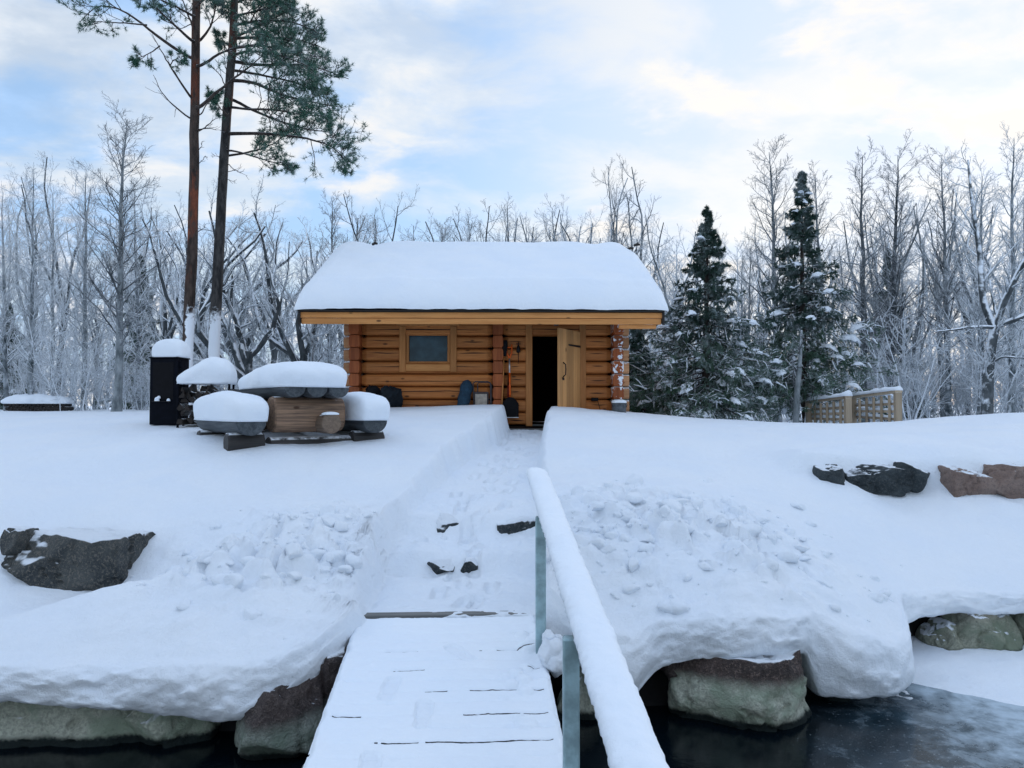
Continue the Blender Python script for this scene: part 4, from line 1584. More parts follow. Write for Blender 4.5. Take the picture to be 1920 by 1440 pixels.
# heap of dark tarpaulin by the left corner
def crumple(name, L, Wd, H, seed, mat):
    V, Fc = ICO[5]
    V = V.copy()
    rg = np.random.default_rng(seed)
    for _ in range(26):
        nrm = rg.normal(size=3)
        nrm /= np.linalg.norm(nrm)
        ex = np.clip(V @ nrm - rg.uniform(.45, .85), 0, None)
        V -= (ex * 1.0)[:, None] * nrm
    V *= 1 + .22 * fbm(V * 2.4 + seed, 4, seed)[:, None]
    V += .10 * (np.abs(fbm(V * 4.2 + seed, 3, seed + 2)) - .2)[:, None] * V
    return link(name, mesh_np(name, V * np.array([L / 2, Wd / 2, H / 2]), [Fc], False), M[mat])


tp = crumple('tarpaulin', .62, .40, .60, 12, 'tarp')
tp.location = cab_pt(733, 745, -.28)
tp.rotation_euler = (0, R(-18), 0)
tag(tp, 'crumpled dark tarpaulin heap by the left end of the wall', 'tarpaulin')
tp = crumple('dark_bag', .44, .36, .36, 15, 'black_plastic')
tp.location = cab_pt(700, 734, -.30)
tag(tp, 'black bag lying behind the tarpaulin near the corner logs', 'bag')

# ================================================================ log picnic table
TC = np.array([-3.00, 10.38])
TG = rz(-.55)
TROT = math.atan2(.58, .81)
table = empty('picnic_table', (TC[0], TC[1], TG), TROT, 'massive weathered picnic table of split logs under snow', 'table')
TL = 2.0
ZT = rz(.255) - TG


def half_log(x, z, L, r, parent, name, mat, seed=0, flat=True, y0=None):
    rg = np.random.default_rng(seed)
    a = np.linspace(math.pi, 2 * math.pi, 15) if flat else np.linspace(0, 2 * math.pi, 23)[:-1]
    rings = []
    ys = [-L / 2, -L / 2 + .012] + list(np.linspace(-L / 2 + .2, L / 2 - .2, 7)) + [L / 2 - .012, L / 2]
    for k, y in enumerate(ys):
        s = .95 if k in (0, len(ys) - 1) else 1 + .02 * rg.normal()
        rings.append([(x + math.cos(t) * r * s, y, z + math.sin(t) * r * s * (.92 if flat else 1) - (0 if flat else 0)) for t in a])
    return MB().rings(rings[::-1]).build(name, mat, parent, False)


for k in (-1, 0, 1):
    half_log(k * .285, ZT, TL, .138, table, 'tabletop_log', M['table_grey'], 10 + k)
for ys in (-.62, .62):
    # big cross log carrying the top
    rg = np.random.default_rng(int(ys * 10 + 20))
    a = np.linspace(0, 2 * math.pi, 17)[:-1]
    rr = []
    for x, s in ((-.46, .90), (-.44, 1), (-.2, 1.02), (.2, 1.0), (.44, .98), (.46, .90)):
        rr.append([(x, ys + math.copysign(abs(math.cos(t)) ** .75, math.cos(t)) * .19 * s, ZT - .335 + math.copysign(abs(math.sin(t)) ** .75, math.sin(t)) * .225 * s) for t in a])
    MB().rings(rr).build('support_log', M['table_x'], table, False)
    rr = []
    for x, s in ((-.50, .85), (-.48, 1), (.58, 1), (.60, .85)):
        rr.append([(x, ys + math.cos(t) * .13 * s, .06 + math.sin(t) * .13 * s) for t in a])
    MB().rings(rr).build('sleeper_log', M['sleeper'], table, False)
half_log(.18, ZT - .45, 2.05, .125, table, 'stretcher_log', M['table'], 30, flat=False)
for bx in (-.80, .80):
    nm = 'bench_log'
    half_log(bx - .0, ZT - .42, 1.95, .175, table, nm, M['table_grey'], 40 + int(bx * 10))
    for ys in (-.70, .62):
        rr = []
        for x, s in ((bx - .22, .9), (bx - .20, 1), (bx + .20, 1), (bx + .22, .9)):
            rr.append([(x, ys + math.cos(t) * .12 * s, ZT - .68 + math.sin(t) * .13 * s) for t in np.linspace(0, 2 * math.pi, 15)[:-1]])
        MB().rings(rr).build('bench_support', M['sleeper'], table, False)


def tw(x, y, z):
    c, s = math.cos(TROT), math.sin(TROT)
    return (TC[0] + x * c - y * s, TC[1] + x * s + y * c, TG + z)


def mod_table(V):
    V = V.copy()
    # lower at the far end
    k = sstep(-.3, 1.05, V[:, 1])
    V[:, 2] *= 1 - .33 * k
    return V


snow_cap('table_snow', 'deep rounded loaf of snow on the picnic table top', tw(0, 0, ZT + .003), TROT, .93, 2.12, .36, 21, n=5, nz=3.4, amp=.05, mod=mod_table)
snow_cap('bench_snow', 'deep snow loaf on the bench in front of the firewood basket', tw(-.80, 0, ZT - .417), TROT, .48, 2.05, .36, 25, n=5.5, nz=4.2, amp=.045)
snow_cap('bench_snow', 'deep snow loaf on the bench nearer the cabin', tw(.80, 0, ZT - .417), TROT, .48, 2.05, .38, 29, n=6, nz=4.8, amp=.035)
snow_cap('stretcher_snow', 'small cap of snow on the round log end under the table', tw(.18, -.98, ZT - .34), TROT, .22, .10, .035, 31, n=2.2, amp=.012)

# ================================================================ black steel grill cabinet
gp = W(307, 784, 11.6)
gr = empty('grill_cabinet', (gp[0], gp[1], gp[2]), R(-4), 'tall black steel grill cabinet with a tall snow cap', 'grill')
GWD, GHT = .43, .92
MB().box(-GWD / 2, GWD / 2, -.02, .34, -.1, GHT - .02, .006).build('body', M['black'], gr)
MB().box(-GWD / 2 - .012, GWD / 2 + .012, -.035, .355, GHT - .018, GHT, .004).build('top_plate', M['black'], gr)
MB().box(-GWD / 2 + .05, GWD / 2 - .06, -.024, -.021, .28, .84, .001).build('door_panel', M['black_plastic'], gr)
MB().box(-GWD / 2 + .05, GWD / 2 - .10, -.055, -.0205, .245, .256, .002).build('ledge', M['iron'], gr)
for zz_ in (.15, .45, .75):
    MB().box(GWD / 2 + .001, GWD / 2 + .03, .02, .06, zz_, zz_ + .10, .004).build('side_bracket', M['black'], gr)
MB().tubes(np.array([(GWD / 2 + .035, .04, .05), (GWD / 2 + .035, .04, .88)]), np.full(2, .012), 8, True).build('side_bar', M['black'], gr, True)
snow_cap('grill_snow', 'tall rounded cap of snow on the black grill cabinet', (gp[0] + .03, gp[1] + .16, gp[2] + GHT), R(-4), .47, .42, .29, 35, n=4, nz=2.8, amp=.03)
for sx_, sz_, ss in ((-.09, .262, .05), (.09, .258, .032), (-.06, .30, .03)):
    c, s = math.cos(R(-4)), math.sin(R(-4))
    snow_cap('ledge_snow', 'lump of snow stuck on the ledge of the black grill', (gp[0] + sx_ * c + .038 * s, gp[1] + sx_ * s - .038 * c, gp[2] + sz_ - .006), 0, ss * 1.6, .03, ss * 1.3, int(37 + sx_ * 100), n=2.2, amp=.01)

# ---- firewood basket: split logs in a dark rack
fp = W(386, 792, 11.5)
fw_ = empty('firewood_rack', (fp[0], fp[1], fp[2]), R(8), 'dark rack of split firewood between grill and picnic table', 'firewood')
M['firewood'] = m_wood('firewood', (.030, .022, .018), (.014, .011, .010), 'y', 3, knots=False, snow=(.55, .75, 16, .9))
rgf = np.random.default_rng(17)
for r_ in range(6):
    for c_ in range(6):
        a = np.sort(rgf.uniform(0, 2 * math.pi, 5))
        rad = rgf.uniform(.045, .066, 5)
        x, z = -.29 + c_ * .115 + (r_ % 2) * .04 + rgf.normal() * .012, .03 + r_ * .095 + rgf.normal() * .01
        tl_ = rgf.normal() * .06
        prof = [(math.cos(t) * q, math.sin(t) * q) for t, q in zip(a, rad)]
        y0 = -.20 + rgf.normal() * .03
        rr = [[(x + u + tl_ * (y - y0), y, z + v + .05 * rgf.normal() * 0) for u, v in prof] for y in (y0, y0 + .42)]
        MB().rings(rr[::-1]).build('split_log', M['firewood'], fw_)
for x in (-.36, .36):
    MB().box(x - .015, x + .015, -.16, -.13, -.12, .62, .004).build('rack_post', M['black'], fw_)
    MB().box(x - .015, x + .015, .13, .16, -.12, .62, .004).build('rack_post', M['black'], fw_)


def mod_fw(V):
    V = V.copy()
    V[:, 2] *= .62 + .46 * sstep(-.34, .14, V[:, 0])
    return V


snow_cap('firewood_snow', 'lopsided peak of snow on the firewood rack', (fp[0] + .0, fp[1], fp[2] + .57), R(8), .78, .56, .38, 39, n=4, nz=2.8, amp=.04, mod=mod_fw)

# ---- far woodpile at the edge of the left wood
wp = W(70, 774, 20.5)
wpile = empty('woodpile', (wp[0], wp[1], wp[2]), R(3), 'low long woodpile under snow at the edge of the left wood', 'woodpile')
for r_ in range(3):
    for c_ in range(15):
        a = np.arange(7) * 2 * math.pi / 7
        q = rgf.uniform(.045, .062)
        x, z = -.72 + c_ * .105 + (r_ % 2) * .05, .02 + r_ * .095
        rr = [[(x + math.cos(t) * q, y, z + math.sin(t) * q) for t in a] for y in (-.2, .2)]
        MB().rings(rr[::-1]).build('round_log', M['firewood'], wpile)
snow_cap('woodpile_snow', 'snow layer on the low woodpile at the left', (wp[0] + .02, wp[1], wp[2] + .24), R(3), 1.70, .62, .26, 43, n=3.2, nz=2.2, amp=.10)

# ================================================================ footbridge
bridge = empty('footbridge', W(1600, 797, 16.8), 0, 'pale wooden footbridge with slatted railings near the spruces', 'bridge')
BO = np.array(bridge.location)
bsn = MB()


def railing_panel(pa, pb, hgt0, hgt1, nbal, drop0):
    """pa far end, pb near end on the ground"""
    pa, pb = np.array(pa), np.array(pb)
    dv = pb - pa
    L = np.linalg.norm(dv[:2])
    n2 = np.array([-dv[1], dv[0], 0]) / L
    ang = math.atan2(dv[1], dv[0])

    def bar(t0, t1, z0a, z1a, wd, th, name, mat, off=0.0):
        q0 = pa + dv * t0 + n2 * off - BO + np.array([0, 0, z0a])
        q1 = pa + dv * t1 + n2 * off - BO + np.array([0, 0, z1a])
        rr = []
        for q in (q0, q1):
            rr.append([q + n2 * u + np.array([0, 0, v]) for u, v in ((-wd / 2, -th / 2), (wd / 2, -th / 2), (wd / 2, th / 2), (-wd / 2, th / 2))])
        MB().rings(rr[::-1]).build(name, mat, bridge)
        m = 12
        rr = []
        for s in np.linspace(0, 1, m):
            q = q0 + (q1 - q0) * s
            a = np.linspace(0, math.pi, 7)
            hh = (.055 if th != .045 else .09) * (1 + .35 * RNG.normal() * .5)
            rr.append([q + n2 * (math.cos(t) * wd * .62) + np.array([0, 0, th / 2 + math.sin(t) * hh]) for t in a])
        bsn.rings(rr, True)

    def vpost(t, h, w_, name, lowz=-.3):
        q = pa + dv * t - BO
        mb = MB().box(-w_ / 2, w_ / 2, -w_ / 2, w_ / 2, lowz, h, .004)
        o = mb.build(name, M['bridge'], bridge)
        o.location = q
        o.rotation_euler = (0, 0, ang)

    for k in range(nbal + 1):
        t = k / nbal
        vpost(t, hgt0 + (hgt1 - hgt0) * t - (.03 if 0 < k < nbal else 0), .045 if 0 < k < nbal else .12, 'baluster' if 0 < k < nbal else 'post')
    for f_ in (.22, .45, .68):
        bar(.005, .995, hgt0 * f_, hgt1 * f_, .035, .05, 'rail', M['bridge'], .055)
    bar(-.02, 1.02, hgt0 + .02, hgt1 + .02, .14, .045, 'handrail', M['bridge'])


railing_panel(W(1517, 793, 17.9), W(1590, 798, 15.7), .46, .56, 6, 0)
railing_panel(W(1600, 791, 17.6), W(1684, 801, 15.1), .54, .68, 6, 0)
q0, q1 = W(1517, 796, 17.9), W(1590, 801, 15.7)
e0, e1 = W(1600, 796, 17.6), W(1684, 803, 15.1)
for k in range(18):
    t = (k + .5) / 18
    c0, c1 = q0 + (q1 - q0) * t, e0 + (e1 - e0) * t
    dv = c1 - c0
    mb = MB().box(0, np.linalg.norm(dv[:2]), -.08, .08, -.06, -.02, .004)
    o = mb.build('deck_plank', M['bridge'], bridge)
    o.location = c0 - BO
    o.rotation_euler = (0, 0, math.atan2(dv[1], dv[0]))
so_ = bsn.build('bridge_snow', M['snow_cap'], smooth=True)
so_.location = BO
tag(so_, 'strips of snow on the rails of the footbridge', 'snow', kind='stuff')
# ================================================================ trees
def nrm(v):
    return v / (np.linalg.norm(v, axis=-1, keepdims=True) + 1e-9)


def spawn(rg, P, Rr, k, t0, t1, a0, a1, ratio, nseg, up, jit, rr=.55, fall=.5, rmin=.004, rmax=1.0, absL=None, golden=False, side=None, rend=.25):
    """k children on every polyline of P (N,n,3)"""
    N, n, _ = P.shape
    t = t0 + (t1 - t0) * (np.arange(k)[None] + rg.random((N, k))) / k
    q = np.clip(t * (n - 1), 0, n - 1.001)
    i = q.astype(int)
    f = (q - i)[..., None]
    ar = np.arange(N)[:, None]
    base = P[ar, i] * (1 - f) + P[ar, i + 1] * f
    pd = nrm(P[ar, i + 1] - P[ar, i])
    pr = Rr[ar, i] * (1 - f[..., 0]) + Rr[ar, i + 1] * f[..., 0]
    plen = np.linalg.norm(np.diff(P, axis=1), axis=-1).sum(1)[:, None]
    if golden:
        az = (np.arange(k)[None] * 2.39996 + rg.random((N, 1)) * 6.28 + rg.normal(size=(N, k)) * .35)
        ref = np.stack([np.cos(az), np.sin(az), np.zeros_like(az)], -1)
    else:
        ref = rg.normal(size=(N, k, 3))
    perp = nrm(ref - pd * (ref * pd).sum(-1, keepdims=True))
    a = rg.uniform(a0, a1, (N, k))[..., None]
    d = np.cos(a) * pd + np.sin(a) * perp
    tt = (t - t0) / (t1 - t0)
    ln = (plen * ratio if absL is None else absL) * (1 - fall * tt) * rg.uniform(.55, 1.15, (N, k))
    ln = ln.reshape(-1)
    d = d.reshape(-1, 3)
    p = base.reshape(-1, 3)
    out = [p]
    for s in range(nseg):
        d = nrm(d + jit * rg.normal(size=d.shape) + np.array([0, 0, up]))
        p = p + d * (ln / nseg)[:, None]
        out.append(p)
    C = np.stack(out, 1)
    r0 = np.clip(pr.reshape(-1) * rr, rmin, rmax)
    r1 = np.maximum(r0 * rend, rmin * .7)
    CR = r0[:, None] + (r1 - r0)[:, None] * np.linspace(0, 1, nseg + 1)[None]
    return C, CR


def trunk_line(rg, h, lean=.02, n=14, wob=.06, base=(0, 0, 0)):
    z = np.linspace(0, h, n)
    x = np.cumsum(rg.normal(size=n)) * wob * h / 10 * .35 + z * rg.normal() * lean
    y = np.cumsum(rg.normal(size=n)) * wob * h / 10 * .35 + z * rg.normal() * lean
    x -= x[0]
    y -= y[0]
    return np.stack([x, y, z], -1)[None] + np.array(base)


def tall_tree(seed, h=10.0, r=.105, nb=46, crown0=.22, wide=.20, dens=1.0, up=.10, dark=False):
    """slim bare aspen or birch of height 10: trunk mesh, crown mesh"""
    rg = np.random.default_rng(seed)
    T = trunk_line(rg, h, .015)
    n = T.shape[1]
    TR = (r * (1 - np.linspace(0, 1, n)) ** .85 + .010)[None]
    TR[0, 0] *= 1.35
    B, BR = spawn(rg, T, TR, nb, crown0, .985, R(30), R(60), wide, 7, up, .12, .42, .55, .006, .035, golden=True)
    k2 = int(8 * dens)
    C, CR = spawn(rg, B, BR, k2, .18, .97, R(28), R(58), .46, 5, .06, .16, .6, .45, .0045)
    D, DR = spawn(rg, C, CR, 7, .15, .98, R(25), R(60), .50, 3, .05, .20, .65, .4, .0036)
    tm = MB().tubes(T, TR, 9).mesh('trunk', True)
    cm = MB().tubes(B, BR, 4).tubes(C, CR, 3).tubes(D, DR, 3).mesh('crown', True)
    return tm, cm


def bushy_tree(seed, h=10.0, r=.10, nstem=3, dens=1.0):
    """broad crowned tree, forking from low down"""
    rg = np.random.default_rng(seed)
    T = trunk_line(rg, h * .38, .05, 7, .2)
    TR = (r * (1.15 - .35 * np.linspace(0, 1, 7)))[None]
    S, SR = spawn(rg, T, TR, nstem + 1, .45, 1.0, R(8), R(34), 1.65, 10, .10, .12, .85, .15, .02)
    B, BR = spawn(rg, S, SR, 12, .10, .97, R(30), R(62), .36, 7, .10, .15, .55, .45, .007)
    C, CR = spawn(rg, B, BR, 8, .15, .97, R(28), R(60), .46, 5, .05, .17, .6, .4, .0046)
    D, DR = spawn(rg, C, CR, 5, .15, .98, R(25), R(60), .5, 3, .04, .20, .65, .4, .0036)
    tm = MB().tubes(T, TR, 9).tubes(S, SR, 7).mesh('trunk', True)
    cm = MB().tubes(B, BR, 4).tubes(C, CR, 3).tubes(D, DR, 3).mesh('crown', True)
    return tm, cm


def crooked_tree(seed, h=7.0, r=.13):
    """old wide-limbed tree with bent, snow-laden limbs"""
    rg = np.random.default_rng(seed)
    T = trunk_line(rg, h * .22, .12, 6, .3)
    TR = (r * (1.2 - .4 * np.linspace(0, 1, 6)))[None]
    S, SR = spawn(rg, T, TR, 5, .45, 1.0, R(22), R(62), 2.9, 11, .17, .25, .75, .2, .03)
    B, BR = spawn(rg, S, SR, 9, .15, .98, R(30), R(70), .34, 8, .14, .24, .6, .35, .010)
    C, CR = spawn(rg, B, BR, 9, .12, .98, R(28), R(65), .42, 5, .10, .20, .6, .4, .0055)
    D, DR = spawn(rg, C, CR, 5, .12, .98, R(25), R(60), .5, 3, .07, .20, .65, .4, .0040)
    tm = MB().tubes(T, TR, 9).tubes(S, SR, 7).mesh('trunk', True)
    cm = MB().tubes(B, BR, 5).tubes(C, CR, 3).tubes(D, DR, 3).mesh('crown', True)
    return tm, cm


def shrub_mesh(seed, h=2.2, nst=12):
    rg = np.random.default_rng(seed)
    S = np.zeros((nst, 7, 3))
    az = rg.random(nst) * 6.28
    ti = rg.uniform(.1, .6, nst)
    d = np.stack([np.cos(az) * np.sin(ti), np.sin(az) * np.sin(ti), np.cos(ti)], -1)
    p = np.stack([rg.normal(size=nst) * .22, rg.normal(size=nst) * .22, np.zeros(nst) - .1], -1)
    L = h * rg.uniform(.6, 1.1, nst)
    for s in range(7):
        S[:, s] = p
        d = nrm(d + rg.normal(size=d.shape) * .10)
        p = p + d * (L / 6)[:, None]
    SR = np.linspace(.014, .005, 7)[None] * rg.uniform(.6, 1.3, nst)[:, None]
    B, BR = spawn(rg, S, SR, 8, .2, .98, R(25), R(60), .42, 5, .05, .18, .7, .4, .005)
    C, CR = spawn(rg, B, BR, 6, .15, .98, R(25), R(60), .5, 3, .0, .22, .75, .4, .0042)
    return MB().tubes(S, SR, 4).tubes(B, BR, 3).tubes(C, CR, 3)


BARE = []
for s in (101, 102, 103, 104):
    BARE.append(('tall', tall_tree(s, nb=54 + (s % 3) * 6, wide=.18 + .025 * (s % 3), crown0=.18 + .05 * (s % 2)), 10.0))
for s in (201, 202, 203):
    BARE.append(('bushy', bushy_tree(s), None))
for s in (301, 302):
    BARE.append(('crooked', crooked_tree(s), None))
for i, (k, (tm, cm), hh) in enumerate(BARE):
    z = np.empty(len(cm.vertices) * 3, np.float32)
    cm.vertices.foreach_get('co', z)
    zs = z.reshape(-1, 3)[:, 2]
    BARE[i] = (k, tm, cm, float(zs.max() if k == 'tall' else np.percentile(zs, 96)))
TALL = [i for i, b in enumerate(BARE) if b[0] == 'tall']
BUSHY = [i for i, b in enumerate(BARE) if b[0] == 'bushy']
CROOK = [i for i, b in enumerate(BARE) if b[0] == 'crooked']
_matcache = {}


def bare_tree(px, top, d, var, label, group, bark='bark', twig='twig', widen=1.0, name='bare_tree', rot=None):
    """tree standing at photo column px and distance d whose tip reaches photo row top"""
    x = (px - 960) / F * d
    z0 = gz(x, d) - .12
    tip = W(px, top, d)[2]
    kind, tm, cm, hh = BARE[var]
    s = (tip - z0) / hh
    key = (var, bark, twig)
    if key not in _matcache:
        a, b_ = tm.copy(), cm.copy()
        a.materials.clear()
        a.materials.append(M[bark])
        b_.materials.clear()
        b_.materials.append(M[twig])
        _matcache[key] = (a, b_)
    a, b_ = _matcache[key]
    o = empty(name, (x, d, z0), (RNG.random() * 6.28 if rot is None else rot), label, 'tree', group)
    o.scale = (s * widen, s * widen, s)
    link('trunk', a, None, o)
    link('crown', b_, None, o)
    return o


rt = random.Random(11)
GL_, GR_, GM_ = 'bare trees of the left wood', 'bare trees of the right wood', 'bare trees behind the cabin'
# trees one can pick out
NAMED = [
 (218, 180, 19.5, TALL[0], 'tall pale-trunked tree with wide spreading crown left of the grill', GL_, 'bark_pale', 'twig_dark', 1.25, 'birch_tree'),
 (60, 288, 20.5, TALL[1], 'tall slim bare tree rising behind the left end of the woodpile', GL_, 'bark', 'twig', 1.0, 'bare_tree'),
 (158, 292, 21.5, TALL[2], 'bare tree just left of the tall pale-trunked tree', GL_, 'bark_pale', 'twig', 1.0, 'bare_tree'),
 (14, 330, 21.0, TALL[3], 'leftmost bare tree at the picture edge', GL_, 'bark', 'twig', 1.0, 'bare_tree'),
 (98, 330, 23.0, TALL[0], 'thin bare tree over the right end of the woodpile', GL_, 'bark', 'twig_white', .9, 'bare_tree'),
 (262, 340, 23.0, TALL[2], 'thin bare tree directly behind the black grill', GL_, 'bark', 'twig_white', .9, 'bare_tree'),
 (308, 395, 22.0, BUSHY[0], 'bushy frosted tree between the grill and the reddish pine', GL_, 'bark_snowy', 'twig', .9, 'bare_tree'),
 (470, 425, 18.5, CROOK[0], 'crooked old tree with snow-laden limbs behind the picnic table', GL_, 'bark_snowy', 'twig', 1.0, 'crooked_tree'),
 (556, 430, 19.5, CROOK[1], 'crooked old tree with snowy limbs beside the cabin gable', GL_, 'bark_snowy', 'twig', 1.0, 'crooked_tree'),
 (395, 430, 21.0, CROOK[1], 'crooked tree seen between the two pines', GL_, 'bark_snowy', 'twig_white', .9, 'crooked_tree'),
 (614, 352, 26.0, TALL[1], 'slender tree rising above the left end of the cabin roof', GM_, 'bark', 'twig_dark', 1.15, 'bare_tree'),
 (712, 378, 27.0, BUSHY[1], 'round crowned bare tree above the left half of the roof', GM_, 'bark_dark', 'twig_dark', .8, 'bare_tree'),
 (820, 405, 29.0, TALL[2], 'small pointed bare tree over the roof between two round crowns', GM_, 'bark', 'twig_dark', 1.0, 'bare_tree'),
 (938, 398, 28.0, BUSHY[2], 'wide dense bare crown over the middle of the roof', GM_, 'bark_dark', 'twig_dark', 1.1, 'bare_tree'),
 (985, 400, 29.0, BUSHY[0], 'dense bare crown overlapping the wide crown over the roof', GM_, 'bark_dark', 'twig_dark', .9, 'bare_tree'),
 (1065, 428, 30.0, BUSHY[1], 'low bare crown over the right part of the roof', GM_, 'bark', 'twig_dark', 1.0, 'bare_tree'),
 (1135, 335, 27.0, BUSHY[2], 'tall feathery tree behind the right end of the roof', GM_, 'bark', 'twig_dark', .75, 'bare_tree'),
 (1192, 330, 27.5, BUSHY[0], 'tall feathery tree just beyond the right end of the roof', GM_, 'bark', 'twig_dark', .72, 'bare_tree'),
 (1262, 425, 24.0, BUSHY[1], 'bare bushy tree between the cabin roof and the smaller spruce', GR_, 'bark', 'twig', .9, 'bare_tree'),
 (1400, 432, 23.0, TALL[3], 'small thin bare tree in the gap between the two spruces', GR_, 'bark', 'twig_dark', 1.0, 'bare_tree'),
 (1458, 243, 23.5, TALL[0], 'tall bare aspen just left of the taller spruce', GR_, 'bark', 'twig_dark', 1.15, 'bare_tree'),
 (1552, 303, 27.0, TALL[2], 'pale bare tree rising behind the tip of the taller spruce', GR_, 'bark', 'twig_dark', 1.0, 'bare_tree'),
 (1622, 255, 22.5, TALL[1], 'tall bare tree right of the taller spruce, first of a close pair', GR_, 'bark_dark', 'twig_dark', 1.15, 'bare_tree'),
 (1664, 248, 23.5, TALL[3], 'tall bare tree right of the taller spruce, second of a close pair', GR_, 'bark_dark', 'twig_dark', 1.2, 'bare_tree'),
 (1779, 260, 22.5, TALL[2], 'slim tall bare tree standing alone left of the snowy limbed tree', GR_, 'bark', 'twig_dark', 1.0, 'bare_tree'),
 (1840, 292, 21.5, TALL[0], 'wide bare tree behind the snowy limbed tree', GR_, 'bark', 'twig', 1.2, 'bare_tree'),
 (1893, 228, 20.5, TALL[1], 'tallest bare tree near the right picture edge', GR_, 'bark', 'twig', 1.05, 'bare_tree'),
 (1716, 400, 24.0, BUSHY[2], 'frosted bushy tree behind the footbridge', GR_, 'bark', 'twig', .8, 'bare_tree'),
 (1930, 330, 24.0, TALL[3], 'bare tree cut off by the right picture edge', GR_, 'bark', 'twig', 1.0, 'bare_tree'),
]
for a in NAMED:
    bare_tree(a[0], a[1], a[2], a[3], a[4], a[5], a[6], a[7], a[8], a[9])
# dense frosted crowns showing just above the roof ridge
for i in range(13):
    px = 640 + i * 37 + rt.uniform(-12, 12)
    bare_tree(px, rt.uniform(412, 440), rt.uniform(25, 30), rt.choice(BUSHY), 'frosted rounded crown just above the cabin roof ridge', GM_, 'bark', rt.choice(['twig', 'twig_white', 'twig_dark']), rt.uniform(.9, 1.2))
# look-alike trees within the wood
for i in range(46):
    px = -120 + i * 47 + rt.uniform(-16, 16)
    d = rt.uniform(23.5, 32)
    top = np.interp(px, [-100, 120, 300, 420, 640, 1080, 1300, 1450, 1700, 2050], [350, 350, 410, 445, 455, 445, 450, 420, 380, 350]) + rt.uniform(-25, 45)
    g = GL_ if px < 600 else (GM_ if px < 1240 else GR_)
    lab = {GL_: 'bare frosted tree standing in the thick of the left wood', GM_: 'bare tree in the wood line behind the cabin', GR_: 'bare frosted tree standing in the thick of the right wood'}[g]
    v = rt.choice(TALL + BUSHY + BUSHY) if not (400 < px < 640) else rt.choice(CROOK + BUSHY)
    bare_tree(px, top, d, v, lab, g, rt.choice(['bark', 'bark', 'bark_dark', 'bark_pale']), rt.choice(['twig', 'twig', 'twig_white']), rt.uniform(.75, 1.05))

# ---- undergrowth and the far wood: masses nobody could count
def shrub_mass(name, label, pts, seed, mat, hs):
    shr = [shrub_mesh(seed + k, 2.2, 8) for k in range(4)]
    base = []
    for s in shr:
        base.append((np.concatenate(s.V), np.concatenate(s.F4)))
    mb = MB()
    rg = np.random.default_rng(seed)
    for (x, y) in pts:
        V, f = base[rg.integers(4)]
        a = rg.random() * 6.28
        sc = rg.uniform(*hs)
        Rm = np.array([[math.cos(a), -math.sin(a), 0], [math.sin(a), math.cos(a), 0], [0, 0, 1]]) * sc
        mb.add(V @ Rm.T + np.array([x, y, gz(x, y) - .05]), f)
    o = mb.build(name, M[mat], smooth=True)
    return tag(o, label, 'undergrowth', kind='stuff')


rgs = np.random.default_rng(77)
pts = []
for px in np.arange(-100, 640, 17):
    d = rgs.uniform(20.5, 27)
    pts.append(((px + rgs.normal() * 10 - 960) / F * d, d))
for px in np.arange(640, 1240, 50):
    d = rgs.uniform(23, 28)
    pts.append(((px - 960) / F * d, d))
shrub_mass('undergrowth', 'white frosted undergrowth filling the left wood', pts, 400, 'twig_white', (.7, 1.5))
pts = []
for px in np.arange(1190, 2020, 14):
    d = rgs.uniform(20.5, 27)
    pts.append(((px + rgs.normal() * 10 - 960) / F * d, d))
shrub_mass('undergrowth', 'white frosted undergrowth filling the right wood', pts, 430, 'twig_white', (.8, 1.7))


def far_wood():
    """light trees, 35 to 60 m off, merged into one mass"""
    rg = np.random.default_rng(91)
    protos = []
    for s in range(5):
        T = trunk_line(rg, 10, .02)
        n = T.shape[1]
        TR = (.12 * (1 - np.linspace(0, 1, n)) ** .85 + .015)[None]
        B, BR = spawn(rg, T, TR, 34, .08, .98, R(35), R(70), .24, 5, .08, .15, .5, .5, .012, .05, golden=True)
        C, CR = spawn(rg, B, BR, 8, .15, .98, R(28), R(60), .5, 3, .03, .2, .7, .4, .010)
        m = MB().tubes(T, TR, 5).tubes(B, BR, 3).tubes(C, CR, 3)
        protos.append((np.concatenate(m.V), np.concatenate(m.F4)))
    mb = MB()
    for i in range(95):
        px = -150 + i * 23.5 + rg.normal() * 9
        d = rg.uniform(33, 52)
        top = np.interp(px, [-100, 150, 400, 640, 1080, 1400, 1750, 2050], [430, 430, 470, 480, 475, 470, 440, 420]) + rg.uniform(-25, 60)
        x = (px - 960) / F * d
        z0 = gz(x, d) - .1
        s = (W(px, top, d)[2] - z0) / 10
        V, f = protos[rg.integers(5)]
        a = rg.random() * 6.28
        Rm = np.array([[math.cos(a), -math.sin(a), 0], [math.sin(a), math.cos(a), 0], [0, 0, 1]]) * s
        mb.add(V @ Rm.T + np.array([x, d, z0]), f)
    tag(mb.build('far_wood', M['twig'], smooth=True), 'far frosted wood closing the view behind the nearer trees', 'wood', kind='stuff')


far_wood()

# ---------------------------------------------------------------- blades of foliage
def blades(mb, rg, Q, D, k, L, wd, spread=.6, fwd=.6):
    """k thin triangles at each point"""
    N = len(Q)
    Q = np.repeat(Q, k, 0)
    D = np.repeat(D, k, 0)
    d = nrm(D * fwd + rg.normal(size=D.shape) * spread)
    s = nrm(np.cross(d, rg.normal(size=d.shape)))
    ln = (L * rg.uniform(.6, 1.15, len(Q)))[:, None]
    V = np.stack([Q - s * wd, Q + s * wd, Q + d * ln], 1).reshape(-1, 3)
    f = np.arange(len(Q) * 3).reshape(-1, 3)
    mb.add(V, None, f)


